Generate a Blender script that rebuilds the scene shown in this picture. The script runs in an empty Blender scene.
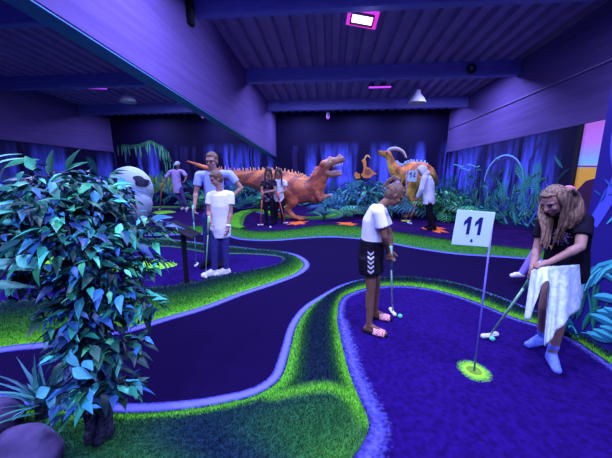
import bpy, bmesh, math, random
from mathutils import Vector, Matrix, Quaternion
from mathutils.bvhtree import BVHTree

random.seed(11)
SC = bpy.context.scene
COL = SC.collection

# ------------------------------------------------------------------ camera, world, exposure
FPX = 281.0
PITCH = math.radians(10.5)
YAW = math.radians(4.8)
CH = 1.40
FW = Vector((-math.sin(YAW)*math.cos(PITCH), math.cos(YAW)*math.cos(PITCH), -math.sin(PITCH)))
RT = Vector((math.cos(YAW), math.sin(YAW), 0))
UP = RT.cross(FW)
CAM = Vector((0, 0, CH))
cd = bpy.data.cameras.new('camera')
cam = bpy.data.objects.new('camera', cd)
COL.objects.link(cam)
cd.sensor_width = 36
cd.lens = FPX/612*36
cd.clip_start = 0.05
cam.matrix_world = Matrix(((RT.x, UP.x, -FW.x, CAM.x), (RT.y, UP.y, -FW.y, CAM.y), (RT.z, UP.z, -FW.z, CAM.z), (0, 0, 0, 1)))
SC.camera = cam

w = bpy.data.worlds.new('World')
SC.world = w
w.use_nodes = True
w.node_tree.nodes['Background'].inputs[0].default_value = (0.13, 0.11, 1.0, 1)
w.node_tree.nodes['Background'].inputs[1].default_value = 0.45
SC.view_settings.view_transform = 'Standard'
SC.view_settings.look = 'None'
SC.view_settings.gamma = 1
SC.view_settings.exposure = 0.0
LIGHT = (0.40, 0.44, 1.0)
LAMP_W = 200.0


def ray(px, py):
    return FW + RT*((px-306)/FPX) + UP*((229-py)/FPX)


def ground(px, py, z=0.0):
    d = ray(px, py)
    return CAM + d*((z-CH)/d.z)


def at(px, py, y):
    d = ray(px, py)
    return CAM + d*(y/d.y)


# ------------------------------------------------------------------ materials
def new_mat(name):
    m = bpy.data.materials.new(name)
    m.use_nodes = True
    nt = m.node_tree
    return m, nt, nt.nodes['Principled BSDF']


def mat(name, c1, c2=None, scale=20.0, rough=0.7, spec=0.3, bump=0.0, stretch=(1, 1, 1), detail=4.0, lo=.35, hi=.65):
    m, nt, b = new_mat(name)
    b.inputs['Roughness'].default_value = rough
    b.inputs['Specular IOR Level'].default_value = spec
    c2 = c2 or tuple(x*.75 for x in c1)
    tc = nt.nodes.new('ShaderNodeTexCoord')
    mp = nt.nodes.new('ShaderNodeMapping')
    mp.inputs['Scale'].default_value = stretch
    nz = nt.nodes.new('ShaderNodeTexNoise')
    nz.inputs['Scale'].default_value = scale
    nz.inputs['Detail'].default_value = detail
    rp = nt.nodes.new('ShaderNodeValToRGB')
    rp.color_ramp.elements[0].position = lo
    rp.color_ramp.elements[1].position = hi
    rp.color_ramp.elements[0].color = (*c2, 1)
    rp.color_ramp.elements[1].color = (*c1, 1)
    nt.links.new(tc.outputs['Object'], mp.inputs[0])
    nt.links.new(mp.outputs[0], nz.inputs['Vector'])
    nt.links.new(nz.outputs[0], rp.inputs[0])
    nt.links.new(rp.outputs[0], b.inputs['Base Color'])
    if bump:
        bp = nt.nodes.new('ShaderNodeBump')
        bp.inputs['Strength'].default_value = bump
        bp.inputs['Distance'].default_value = .02
        nt.links.new(nz.outputs[0], bp.inputs['Height'])
        nt.links.new(bp.outputs[0], b.inputs['Normal'])
    return m


def vmat(name, rough=.5, spec=.4, nscale=0, trans=0):
    """material coloured by the mesh's own paint attribute 'Col'"""
    m, nt, b = new_mat(name)
    b.inputs['Roughness'].default_value = rough
    b.inputs['Specular IOR Level'].default_value = spec
    a = nt.nodes.new('ShaderNodeAttribute')
    a.attribute_name = 'Col'
    if nscale:
        nz = nt.nodes.new('ShaderNodeTexNoise')
        nz.inputs['Scale'].default_value = nscale
        mx = nt.nodes.new('ShaderNodeMix')
        mx.data_type = 'RGBA'
        mx.blend_type = 'MULTIPLY'
        mx.inputs[0].default_value = .6
        rp = nt.nodes.new('ShaderNodeValToRGB')
        rp.color_ramp.elements[0].position = .35
        rp.color_ramp.elements[1].position = .65
        nt.links.new(nz.outputs[0], rp.inputs[0])
        nt.links.new(a.outputs['Color'], mx.inputs[6])
        nt.links.new(rp.outputs[0], mx.inputs[7])
        nt.links.new(mx.outputs[2], b.inputs['Base Color'])
    else:
        nt.links.new(a.outputs['Color'], b.inputs['Base Color'])
    return m


def glow(name, col, strength):
    m, nt, b = new_mat(name)
    b.inputs['Base Color'].default_value = (.1, .05, .1, 1)
    b.inputs['Emission Color'].default_value = (*col, 1)
    b.inputs['Emission Strength'].default_value = strength
    return m


def fuzzy(name, col, core=.5, soft=.25, scale=60, amp=.5):
    """sprayed paint line: v runs across the strip, the edge breaks up in noise"""
    m, nt, b = new_mat(name)
    b.inputs['Base Color'].default_value = (*col, 1)
    b.inputs['Roughness'].default_value = .8
    uv = nt.nodes.new('ShaderNodeUVMap')
    sp = nt.nodes.new('ShaderNodeSeparateXYZ')
    nt.links.new(uv.outputs[0], sp.inputs[0])
    tc = nt.nodes.new('ShaderNodeTexCoord')
    nz = nt.nodes.new('ShaderNodeTexNoise')
    nz.inputs['Scale'].default_value = scale
    nz.inputs['Detail'].default_value = 5
    nt.links.new(tc.outputs['Object'], nz.inputs['Vector'])

    def M(op, a, bb):
        n = nt.nodes.new('ShaderNodeMath')
        n.operation = op
        for k, x in enumerate((a, bb)):
            if isinstance(x, (int, float)):
                n.inputs[k].default_value = x
            else:
                nt.links.new(x, n.inputs[k])
        return n.outputs[0]
    d = M('ABSOLUTE', M('SUBTRACT', sp.outputs[1], .5), 0)     # 0 centre .. .5 edge
    nn = M('MULTIPLY', M('SUBTRACT', nz.outputs[0], .5), amp)
    e = M('ADD', d, nn)
    mr = nt.nodes.new('ShaderNodeMapRange')
    mr.inputs[1].default_value = core*.5 + soft
    mr.inputs[2].default_value = core*.5 - soft
    nt.links.new(e, mr.inputs[0])
    nt.links.new(mr.outputs[0], b.inputs['Alpha'])
    return m


M_WOOD = mat('laminated_timber', (.115, .075, .25), (.093, .058, .205), 3, .85, .1, stretch=(.3, .3, 5))
M_WOODX = mat('timber_purlin', (.20, .20, .56), (.15, .15, .46), 8, .7, .2, stretch=(.4, 3, 3))
M_DECK = mat('steel_deck', (.40, .31, .52), (.34, .26, .45), 3, .5, .4)
M_CARPET = mat('walkway_carpet', (.0065, .0012, .034), (.004, .0008, .023), 90, .95, .05, .3)
M_BLACK = mat('black_plastic', (.012, .012, .018), None, 30, .7, .15)
M_METAL = mat('grey_metal', (.35, .35, .42), None, 30, .4, .5)
M_LINE = fuzzy('sprayed_white_line', (.12, .125, .75), .62, .16, 40, .25)
M_LINEF = fuzzy('fuzzy_white_edge', (.10, .10, .50), .2, .3, 45, .9)
M_GREENLINE = fuzzy('sprayed_green_line', (.5, 1, .05), .3, .35, 60, .8)
M_GRASSBASE = vmat('turf_base', .95, .05, 120)
M_BLADE = vmat('turf_blades', .8, .1)
M_LEAF = vmat('leaf_surface', .45, .3)
M_PAINT = vmat('mural_paint', .7, .2)
M_BARK = mat('bark', (.06, .07, .10), (.02, .02, .04), 40, .9, .1, .6)


# ------------------------------------------------------------------ mesh helpers
def setp(o, label=None, cat=None, group=None, kind=None):
    if label: o['label'] = label
    if cat: o['category'] = cat
    if group: o['group'] = group
    if kind: o['kind'] = kind
    return o


def link(name, me, m=None, parent=None):
    o = bpy.data.objects.new(name, me)
    COL.objects.link(o)
    if m is not None:
        for x in (m if isinstance(m, (list, tuple)) else [m]):
            me.materials.append(x)
    if parent is not None:
        o.parent = parent
    return o


def obj(name, bm, m, parent=None, smooth=True, off=None):
    if off is not None:
        bmesh.ops.translate(bm, verts=bm.verts, vec=-Vector(off))
    me = bpy.data.meshes.new(name)
    bm.to_mesh(me)
    bm.free()
    if smooth:
        for p in me.polygons: p.use_smooth = True
    return link(name, me, m, parent)


def empty(name, loc, label, cat, group=None):
    o = bpy.data.objects.new(name, None)
    COL.objects.link(o)
    o.location = loc
    o.empty_display_size = .1
    return setp(o, label, cat, group)


def box(bm, c, s, rot=None, mi=0):
    r = bmesh.ops.create_cube(bm, size=1)
    M = Matrix.Translation(Vector(c)) @ (rot.to_4x4() if rot else Matrix()) @ Matrix.Diagonal((*s, 1))
    bmesh.ops.transform(bm, matrix=M, verts=r['verts'])
    for v in r['verts']:
        for f in v.link_faces: f.material_index = mi
    return r['verts']


def loft(bm, rings, n=12, cap=True):
    """rings: (centre, u*ru, v*rv)"""
    vs = []
    for c, u, v in rings:
        vs.append([bm.verts.new(Vector(c)+Vector(u)*math.cos(2*math.pi*k/n)+Vector(v)*math.sin(2*math.pi*k/n)) for k in range(n)])
    for a, b in zip(vs, vs[1:]):
        for k in range(n):
            bm.faces.new((a[k], a[(k+1) % n], b[(k+1) % n], b[k]))
    if cap:
        bm.faces.new(vs[0][::-1])
        bm.faces.new(vs[-1])


def frame(d, hint=None):
    d = Vector(d).normalized()
    h = Vector(hint) if hint is not None else (Vector((0, 0, 1)) if abs(d.z) < .9 else Vector((1, 0, 0)))
    u = (h - d*h.dot(d))
    if u.length < 1e-4:
        u = d.orthogonal()
    u.normalize()
    return u, d.cross(u)


def caps(bm, p0, p1, r0, r1, n=10):
    """rounded, tapering limb"""
    p0, p1 = Vector(p0), Vector(p1)
    d = p1-p0
    L = d.length
    if L < 1e-6: d = Vector((0, 0, 1))
    d.normalize()
    u, v = frame(d)
    R = []
    for a in (80, 55, 28):
        a = math.radians(a)
        R.append((p0-d*r0*math.sin(a), u*r0*math.cos(a), v*r0*math.cos(a)))
    R.append((p0, u*r0, v*r0))
    R.append((p1, u*r1, v*r1))
    for a in (28, 55, 80):
        a = math.radians(a)
        R.append((p1+d*r1*math.sin(a), u*r1*math.cos(a), v*r1*math.cos(a)))
    loft(bm, R, n)


def ell(bm, c, r, axes=None, sub=2):
    q = bmesh.ops.create_icosphere(bm, subdivisions=sub, radius=1)
    A = axes if axes is not None else Matrix.Identity(3)
    M = Matrix.Translation(Vector(c)) @ A.to_4x4() @ Matrix.Diagonal((*r, 1))
    bmesh.ops.transform(bm, matrix=M, verts=q['verts'])
    return q['verts']


def tube(bm, pts, rs, n=8):
    pts = [Vector(p) for p in pts]
    if isinstance(rs, (int, float)): rs = [rs]*len(pts)
    R = []
    u = None
    for i, p in enumerate(pts):
        d = (pts[min(i+1, len(pts)-1)]-pts[max(i-1, 0)])
        u, v = frame(d, u)
        R.append((p, u*rs[i], v*rs[i]))
    loft(bm, R, n)


def cr(pts, n):
    """Catmull-Rom through pts, n samples per span"""
    P = [Vector(p) for p in pts]
    P = [P[0]*2-P[1]] + P + [P[-1]*2-P[-2]]
    out = []
    for i in range(1, len(P)-2):
        a, b, c, d = P[i-1:i+3]
        for k in range(n):
            t = k/n
            out.append(.5*((2*b)+(c-a)*t+(2*a-5*b+4*c-d)*t*t+(3*b-a-3*c+d)*t**3))
    out.append(P[-2].copy())
    return out


DG = bpy.context.evaluated_depsgraph_get


def skin(name, bm, m, parent, vox=.008, smooth=3, cuts=(), off=None, fac=.5):
    """fuse overlapping closed shells into one continuous surface"""
    me = bpy.data.meshes.new('tmp')
    bmesh.ops.recalc_face_normals(bm, faces=bm.faces)
    bm.to_mesh(me)
    bm.free()
    o = bpy.data.objects.new('tmp', me)
    COL.objects.link(o)
    r = o.modifiers.new('r', 'REMESH')
    r.mode = 'VOXEL'
    r.voxel_size = vox
    if smooth:
        s = o.modifiers.new('s', 'SMOOTH')
        s.factor = fac
        s.iterations = smooth
    dg = DG()
    dg.update()
    m2 = bpy.data.meshes.new_from_object(o.evaluated_get(dg))
    bpy.data.objects.remove(o)
    b2 = bmesh.new()
    b2.from_mesh(m2)
    for co, no in cuts:
        bmesh.ops.bisect_plane(b2, geom=b2.verts[:]+b2.edges[:]+b2.faces[:], plane_co=co, plane_no=no, clear_outer=True)
    return obj(name, b2, m, parent, True, off)


def paint(bm, faces, col):
    L = bm.loops.layers.float_color.get('Col') or bm.loops.layers.float_color.new('Col')
    for f in faces:
        for l in f.loops: l[L] = (*col, 1)


def colmesh():
    bm = bmesh.new()
    bm.loops.layers.float_color.new('Col')
    return bm


def leaf(bm, base, d, nrm, L, W, c, bend=.3, fold=.25, seg=4, wpos=.4, c2=None):
    """pointed leaf blade folded on its midrib"""
    lay = bm.loops.layers.float_color['Col']
    d = Vector(d).normalized()
    s = d.cross(Vector(nrm))
    if s.length < 1e-4: s = d.orthogonal()
    s.normalize()
    nn = s.cross(d)
    rows = []
    for i in range(seg+1):
        t = i/seg
        wd = W*.5*((t/wpos)**.7 if t < wpos else max(0, (1-t)/(1-wpos))**.85)
        p = Vector(base)+d*L*t - nn*bend*L*t*t
        if i in (0, seg):
            rows.append([bm.verts.new(p)])
        else:
            rows.append([bm.verts.new(p - s*wd + nn*fold*wd), bm.verts.new(p), bm.verts.new(p + s*wd + nn*fold*wd)])
    fs = []
    for i in range(seg):
        a, b = rows[i], rows[i+1]
        if len(a) == 1:
            fs += [(bm.faces.new((a[0], b[1], b[0])), 0), (bm.faces.new((a[0], b[2], b[1])), 1)]
        elif len(b) == 1:
            fs += [(bm.faces.new((a[0], a[1], b[0])), 0), (bm.faces.new((a[1], a[2], b[0])), 1)]
        else:
            fs += [(bm.faces.new((a[0], a[1], b[1], b[0])), 0), (bm.faces.new((a[1], a[2], b[2], b[1])), 1)]
    for f, k in fs:
        q = c2 if (c2 and k) else c
        for l in f.loops: l[lay] = (*q, 1)


# ------------------------------------------------------------------ the hall
XR, XL, YB, Y0 = 5.1, -10.5, 13.3, -2.5


def slope(z, y): return z - .05*y


def struct(o):
    o['kind'] = 'structure'
    return o


bm = bmesh.new()
box(bm, ((XL+XR+.6)/2, (Y0+YB)/2, -.05), (XR-XL+1.2, YB-Y0, .1))
struct(obj('floor', bm, M_CARPET, None, False))

# corrugated steel deck
bm = bmesh.new()
x = XL-.3
prof = []
while x < XR+.4:
    prof += [(x, 0), (x+.17, 0), (x+.20, .13), (x+.33, .13)]
    x += .36
rows = [[bm.verts.new((px, y, slope(4.93, y)+pz)) for px, pz in prof] for y in (Y0, 5.6, YB+.1)]
for a, b in zip(rows, rows[1:]):
    for k in range(len(prof)-1):
        bm.faces.new((a[k], b[k], b[k+1], a[k+1]))
bmesh.ops.solidify(bm, geom=bm.faces[:], thickness=-.03)
struct(obj('ceiling', bm, M_DECK, None, False))


def beam(x0, x1, y0, y1, zb, zt, name='ceiling_beam', m=M_WOOD, sl=True):
    bm = bmesh.new()
    f = slope if sl else (lambda z, y: z)
    v = [bm.verts.new((x, y, f(z, y) if sl or z == zt else z)) for x in (x0, x1) for y in (y0, y1) for z in (zb, zt)]
    for q in ((0, 1, 3, 2), (4, 6, 7, 5), (0, 4, 5, 1), (2, 3, 7, 6), (0, 2, 6, 4), (1, 5, 7, 3)):
        bm.faces.new([v[i] for i in q])
    bmesh.ops.recalc_face_normals(bm, faces=bm.faces)
    bmesh.ops.bevel(bm, geom=bm.edges[:], offset=.012, segments=2, affect='EDGES')
    return struct(obj(name, bm, m, None, False))


beam(-2.74, -2.5, Y0, YB, 2.98, 4.93)
bm = bmesh.new()  # added sheet under the beam: greenish bounce light painted as teal
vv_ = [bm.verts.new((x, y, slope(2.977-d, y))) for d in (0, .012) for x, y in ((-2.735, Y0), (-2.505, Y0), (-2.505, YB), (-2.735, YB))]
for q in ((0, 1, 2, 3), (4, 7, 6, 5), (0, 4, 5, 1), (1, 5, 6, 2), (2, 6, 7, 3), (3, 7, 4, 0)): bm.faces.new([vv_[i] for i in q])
struct(obj('trim_bounce_tint', bm, mat('soffit_bounce_tint', (.06, .24, .42), (.05, .19, .36), 6, .7, .2), None, False))
for y in (2.4, 5.5, 8.7, 11.6):
    beam(-2.5, XR, y, y+.18, 4.56, 4.93, 'ceiling_purlin', M_WOODX)
    beam(XL, -2.74, y, y+.18, 4.56, 4.93, 'ceiling_purlin', M_WOODX)


def wallbox(name, a, b, m):
    bm = bmesh.new()
    a, b = Vector(a), Vector(b)
    box(bm, (a+b)/2, b-a)
    return struct(obj(name, bm, m, None, False))


def mural_mat(name, axis, seed, zlo, zhi, blue=(.13, .17, 1.0), dark=(.005, .003, .03)):
    """jungle painting: tall blue light shafts between dark trunks, fading to indigo at the top"""
    m, nt, b = new_mat(name)
    b.inputs['Roughness'].default_value = .7
    b.inputs['Specular IOR Level'].default_value = .1
    tc = nt.nodes.new('ShaderNodeTexCoord')

    def noise(sc, loc, scale, det, lo, hi):
        mp = nt.nodes.new('ShaderNodeMapping')
        mp.inputs['Scale'].default_value = sc
        mp.inputs['Location'].default_value = loc
        n = nt.nodes.new('ShaderNodeTexNoise')
        n.inputs['Scale'].default_value = scale
        n.inputs['Detail'].default_value = det
        mr = nt.nodes.new('ShaderNodeMapRange')
        mr.inputs[1].default_value = lo
        mr.inputs[2].default_value = hi
        nt.links.new(tc.outputs['Object'], mp.inputs[0])
        nt.links.new(mp.outputs[0], n.inputs['Vector'])
        nt.links.new(n.outputs[0], mr.inputs[0])
        return mr.outputs[0]

    def mul(a, c):
        n = nt.nodes.new('ShaderNodeMath')
        n.operation = 'MULTIPLY'
        nt.links.new(a, n.inputs[0])
        nt.links.new(c, n.inputs[1])
        return n.outputs[0]
    h = (1, 1, .10) if axis == 'x' else (1, 1, .16)
    big = noise(h, (seed, seed, 0), .75, 2, .47, .58)
    streak = noise((1, 1, .12), (seed*2, 0, seed), 2.6, 2, .34, .56)
    fine = noise((1, 1, .2), (0, seed, 2), 9, 2, .05, .60)
    sep = nt.nodes.new('ShaderNodeSeparateXYZ')
    nt.links.new(tc.outputs['Object'], sep.inputs[0])
    rp = nt.nodes.new('ShaderNodeValToRGB')
    mz = nt.nodes.new('ShaderNodeMapRange')
    mz.inputs[1].default_value = 0
    mz.inputs[2].default_value = 4.0
    nt.links.new(sep.outputs[2], mz.inputs[0])
    nt.links.new(mz.outputs[0], rp.inputs[0])
    e = rp.color_ramp.elements
    e[0].position = zlo/4-.08
    e[0].color = (.1, .1, .1, 1)
    e[1].position = zlo/4+.08
    e[1].color = (1, 1, 1, 1)
    k = e.new(zhi/4-.16); k.color = (.8, .8, .8, 1)
    k = e.new(zhi/4+.06); k.color = (0, 0, 0, 1)
    fac = mul(mul(mul(big, streak), fine), rp.outputs[0])
    mx = nt.nodes.new('ShaderNodeMix')
    mx.data_type = 'RGBA'
    mx.inputs[6].default_value = (*dark, 1)
    mx.inputs[7].default_value = (*blue, 1)
    nt.links.new(fac, mx.inputs[0])
    nt.links.new(mx.outputs[2], b.inputs['Base Color'])
    return m


M_MB = mural_mat('mural_background_back', 'x', 3.1, .9, 2.75)
M_MR = mural_mat('mural_background_right', 'y', 5.3, .7, 2.35)
M_ML = mural_mat('mural_background_left', 'y', 8.2, .7, 2.4)
wb = wallbox('wall_back', (XL-.2, YB, 0), (XR+.3, YB+.15, 4.45), M_MB)
wr = wallbox('wall_right', (XR, 6.5, 0), (XR+.12, YB, 2.45), M_MR)
wl = wallbox('wall_left', (XL-.12, -2, 0), (XL, YB, 2.58), M_ML)
beam(XR, XR+.3, Y0, YB, 2.45, 4.93, 'ceiling_beam', M_WOOD, False)
beam(XL-.3, XL, Y0, YB, 2.58, 4.93, 'ceiling_beam', M_WOOD, False)


# sunset panel on the right wall, near the corner
def sunset_mat():
    m, nt, b = new_mat('sunset_paint')
    b.inputs['Roughness'].default_value = .8
    tc = nt.nodes.new('ShaderNodeTexCoord')
    sep = nt.nodes.new('ShaderNodeSeparateXYZ')
    mz = nt.nodes.new('ShaderNodeMapRange')
    mz.inputs[2].default_value = 2.6
    rp = nt.nodes.new('ShaderNodeValToRGB')
    nt.links.new(tc.outputs['Object'], sep.inputs[0])
    nt.links.new(sep.outputs[2], mz.inputs[0])
    nt.links.new(mz.outputs[0], rp.inputs[0])
    e = rp.color_ramp.elements
    e[0].position = 0; e[0].color = (1, .25, .02, 1)
    e[1].position = 1; e[1].color = (1, .25, .55, 1)
    for p, c in ((.60, (1, .5, .03)), (.64, (.30, .75, .9)), (.72, (.5, .5, .95)), (.80, (.9, .3, .85))):
        k = e.new(p); k.color = (*c, 1)
    nt.links.new(rp.outputs[0], b.inputs['Base Color'])
    return m


ws = wallbox('wall_sunset', (XR, 3.0, 0), (XR+.12, 6.4, 2.45), sunset_mat())
wallbox('trim_1', (XR-.03, 6.4, 0), (XR+.12, 6.5, 2.45), M_BLACK)
# freestanding painted partition beside the hole
PX = 2.24
M_MP = mural_mat('mural_background_partition', 'y', 1.7, .9, 2.6, (.16, .16, 1.0), (.02, .012, .16))
wp = wallbox('wall_partition', (PX, -.6, 0), (PX+.12, 2.62, 2.9), M_MP)

# ------------------------------------------------------------------ painted foliage (flat paint on the walls)
TEALS = [(.05, .55, .50), (.04, .40, .30), (.10, .70, .65), (.05, .30, .55), (.12, .60, .28), (.03, .16, .22), (.08, .25, .8), (.2, .8, .75)]


class Paint:
    """flat strokes on a wall: u along the wall, v up, stacked a hair apart"""
    def __init__(s, o, u, n):
        s.bm = colmesh()
        s.o, s.u, s.n = Vector(o), Vector(u), Vector(n)
        s.k = 0

    def P(s, a, b): return s.o + s.u*a + Vector((0, 0, b)) + s.n*(.004+.00012*s.k)

    def poly(s, pts, c):
        s.k = (s.k+1) % 60
        vs = [s.bm.verts.new(s.P(*p)) for p in pts]
        f = s.bm.faces.new(vs)
        paint(s.bm, [f], c)

    def leaf(s, a, b, ang, L, W, c, bend=0., tip=None):
        s.k = (s.k+1) % 60
        lay = s.bm.loops.layers.float_color['Col']
        n = 6
        rows = []
        x, y = a, b
        for i in range(n+1):
            t = i/n
            wd = W*.5*max(.04, math.sin(math.pi*min(1, t*.92+.06))**.8)
            dx, dy = math.cos(ang), math.sin(ang)
            rows.append(((x-dy*wd, y+dx*wd), (x, y), (x+dy*wd, y-dx*wd)))
            x += dx*L/n
            y += dy*L/n
            ang += bend/n
        V = [[s.bm.verts.new(s.P(*p)) for p in r] for r in rows]
        c2 = tip or tuple(q*.45 for q in c)
        for r0, r1 in zip(V, V[1:]):
            for j in (0, 1):
                f = s.bm.faces.new((r0[j], r0[j+1], r1[j+1], r1[j]))
                q = c if j == 0 else c2
                for l in f.loops: l[lay] = (*q, 1)

    def frond(s, a, b, ang, L, c, bend=-.8, n=11, lw=.25):
        x, y = a, b
        pts = [(x, y, ang)]
        for i in range(n):
            x += math.cos(ang)*L/n
            y += math.sin(ang)*L/n
            ang += bend/n
            pts.append((x, y, ang))
        for i, (x, y, g) in enumerate(pts[1:]):
            ll = L*lw*math.sin(math.pi*(i+1.5)/(n+2))+.02
            for sg in (-1, 1):
                s.leaf(x, y, g+sg*.95, ll, ll*.13, c, sg*-.4)
        s.line([(p[0], p[1]) for p in pts], L*.012, c)

    def line(s, pts, wd, c):
        s.k = (s.k+1) % 60
        n = len(pts)
        V = []
        for i in range(n):
            a = pts[max(0, i-1)]
            b = pts[min(n-1, i+1)]
            dx, dy = b[0]-a[0], b[1]-a[1]
            l = math.hypot(dx, dy) or 1
            V.append((s.bm.verts.new(s.P(pts[i][0]-dy/l*wd, pts[i][1]+dx/l*wd)), s.bm.verts.new(s.P(pts[i][0]+dy/l*wd, pts[i][1]-dx/l*wd))))
        fs = [s.bm.faces.new((p[0], p[1], q[1], q[0])) for p, q in zip(V, V[1:])]
        paint(s.bm, fs, c)

    def done(s, parent):
        bmesh.ops.recalc_face_normals(s.bm, faces=s.bm.faces)
        return obj('mural_painting', s.bm, M_PAINT, parent, False)


R = random.uniform
# right wall: u = distance from the back corner towards the camera
p = Paint((XR, YB, 0), (0, -1, 0), (-1, 0, 0))
for i in range(5):
    u0 = R(.5, 6)
    p.line([(u0+.25*math.sin(k*1.1+i)*k/6, .6+k*.3) for k in range(7)], R(.02, .06), (.02, .015, .10))
for i in range(420):
    u0 = R(.0, 6.6)
    v0 = abs(random.gauss(0, .55))+.05
    c = random.choice(TEALS)
    k = R(.2, .75)*max(.25, 1-v0*.25)
    p.leaf(u0, v0, R(.1, 3.0), R(.2, .5), R(.03, .09), tuple(q*k for q in c), R(-1.2, 1.2))
for i in range(34):
    c = random.choice(TEALS)
    p.frond(R(.2, 6.4), R(.1, 1.1), R(.4, 2.7), R(.35, .7), tuple(q*R(.25, .7) for q in c), R(-1.4, 1.4))
# the big ringed vine arch and the bright ferns under it
arch = [(4.35+.95*math.cos(a), 1.25+.78*math.sin(a)) for a in [math.pi*k/14 for k in range(15)]]
p.line([(a+.03, b-.07) for a, b in arch], .06, (.03, .02, .16))
p.line(arch, .022, (.16, .42, .75))
for u0, v0, an in ((5.5, 1.15, 2.2), (5.9, 1.0, 1.9), (6.1, .9, 2.5), (5.2, .75, .9), (5.6, .6, 2.4), (4.0, .5, 1.2), (4.6, .55, 2.0)):
    p.frond(u0, v0, an, .75, (.06, .42, .36), R(-.8, .8), 12, .3)
for u0, v0 in ((.9, 1.9), (1.5, 1.75), (2.1, 1.85)):
    p.line([(u0+.18*k, v0+.08*math.sin(k*.9)-.06*k*(5-k)*.3) for k in range(6)], .018, (.14, .5, .45))
for u0 in (.35, .7, 1.1, 1.5, .15, .55, .95, 1.3):
    p.frond(u0, .15, R(.9, 2.2), R(.5, .9), (.08, R(.35, .6), .22), R(-1, 1), 11, .3)
p.done(wr)

# back wall: u = x + 10.5
p = Paint((XL, YB, 0), (1, 0, 0), (0, -1, 0))
for k in range(12):
    u0 = R(0, 15.5)
    p.line([(u0+.1*math.sin(j), .4+j*.4) for j in range(7)], R(.03, .13), (.012, .008, .07))
for i in range(300):
    u0 = R(0, 15.5)
    v0 = abs(random.gauss(0, .45))+.05
    c = random.choice(TEALS)
    kk = R(.3, .9)
    p.leaf(u0, v0, R(.1, 3.0), R(.2, .5), R(.03, .09), tuple(q*kk for q in c), R(-1, 1))
for i in range(40):
    c = random.choice(TEALS)
    p.frond(R(0, 15.4), R(.2, .9), R(.4, 2.7), R(.6, 1.1), tuple(q*R(.4, .9) for q in c), R(-1.4, 1.4))
# mossy hanging branch at the left with drips of moss, and two big round yellow-green leaves
q0 = [at(px, py, YB) for px, py in ((122, 146), (130, 147), (140, 146), (150, 142), (158, 146), (166, 152), (171, 162))]
br = [(v.x-XL, v.z) for v in q0]
p.line(br, .09, (.02, .10, .05))
for a, b in br:
    for j in range(4):
        uu = a+R(-.3, .3)
        p.leaf(uu, b+.02, -1.57+R(-.1, .1), R(.3, .8), .05, (.10, .45, .2))
for px, s in ((153, 1), (168, -1)):
    v = at(px, 184, YB)
    for k in range(9):
        an = math.pi/2 + s*(-.9+.35*k*.7)
        p.leaf(v.x-XL, v.z-.45, math.pi/2+s*(k-4)*.22, .95, .22, (.40, .62, .10) if k % 2 else (.10, .35, .12), -s*.3)
# small crested orange dinosaur in the painting
v = at(366, 178, YB)
bx, bz = v.x-XL, v.z
OR, OD, OL = (.60, .22, .05), (.28, .08, .05), (.65, .36, .10)
sc = .05
def q(pts): return [(bx+a*sc, bz+b*sc) for a, b in pts]
p.poly(q([(-2, 0), (-5, 3), (-3, 5), (-2.4, 9), (-3.4, 14), (-4.6, 15.4), (-3.6, 17), (-1.6, 17.2), (-.4, 15), (0, 10), (3, 9), (6, 6), (10, 3.5), (6, 3), (4, 0)]), OR)
p.poly(q([(-1, 3), (-1.8, 8), (0, 8), (3, 7.4), (5, 4.5), (2, 2)]), OD)
p.poly(q([(-3, 16), (-1, 20.5), (1.6, 20.7), (3.4, 18), (2.4, 18), (1, 19.3), (-.4, 19), (-1.6, 16)]), OL)
p.poly(q([(-9, -1), (-11, 3), (-9, 6), (-7.6, 4), (-6, 4), (-5, 0)]), OR)
p.done(wb)

# left wall
p = Paint((XL, YB, 0), (0, -1, 0), (1, 0, 0))
for i in range(300):
    c = random.choice(TEALS)
    p.leaf(R(0, 11), abs(random.gauss(0, .6))+.05, R(.1, 3), R(.2, .5), R(.03, .09), tuple(q*R(.3, .8) for q in c), R(-1, 1))
for i in range(24):
    p.frond(R(0, 11), R(.2, 1.4), R(.4, 2.7), R(.6, 1.2), tuple(q*R(.4, .9) for q in random.choice(TEALS)), R(-1.4, 1.4))
p.done(wl)

# partition: swirling blue roots above, long arching blades and broad leaves below
p = Paint((PX, 2.62, 0), (0, -1, 0), (-1, 0, 0))
for k in range(6):
    p.line([(.06+.13*k+.10*math.sin(j*.16+k*1.3)+.006*j, 1.0+j*.05) for j in range(38)], .05-.004*k, (.02, .012, .14) if k % 2 else (.07, .08, .62))
for k in range(3):
    a0 = .45+.5*k
    p.line([(a0-.18+.16*math.cos(t*.12), 1.75+.34*math.sin(t*.12)) for t in range(4, 44)], .03, (.08, .09, .7))
for k in range(40):
    c = random.choice([(.03, .10, .4), (.05, .35, .7), (.05, .5, .7)])
    p.leaf(R(.05, 2.5), R(1.0, 1.35), R(.3, 2.8), R(.06, .14), R(.015, .03), c, R(-.8, .8))
for k in range(40):
    a0 = R(.02, 2.6)
    p.leaf(a0, R(.04, .25), R(1.0, 2.1), R(.2, .45), R(.02, .05), tuple(x*R(.15, .5) for x in (.04, .42, .45)), R(-.8, .8))
for g in range(5):
    for k in range(8):
        c = [(.05, .42, .46), (.10, .62, .60), (.02, .18, .24)][k % 3]
        p.leaf(.01+.025*k+.55*g, .30+.03*k, 1.62-.07*k, .72+.07*(k % 4), .055, c, -2.9+.12*k, tip=(.015, .12, .16))
    for k in range(7):
        p.leaf(.20+.05*(k % 3)+.55*g, .08+.055*k, R(-.2, .5), .24, .07, (.08, .56, .56), R(-.5, .3), tip=(.015, .14, .22))
p.done(wp)
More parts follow.
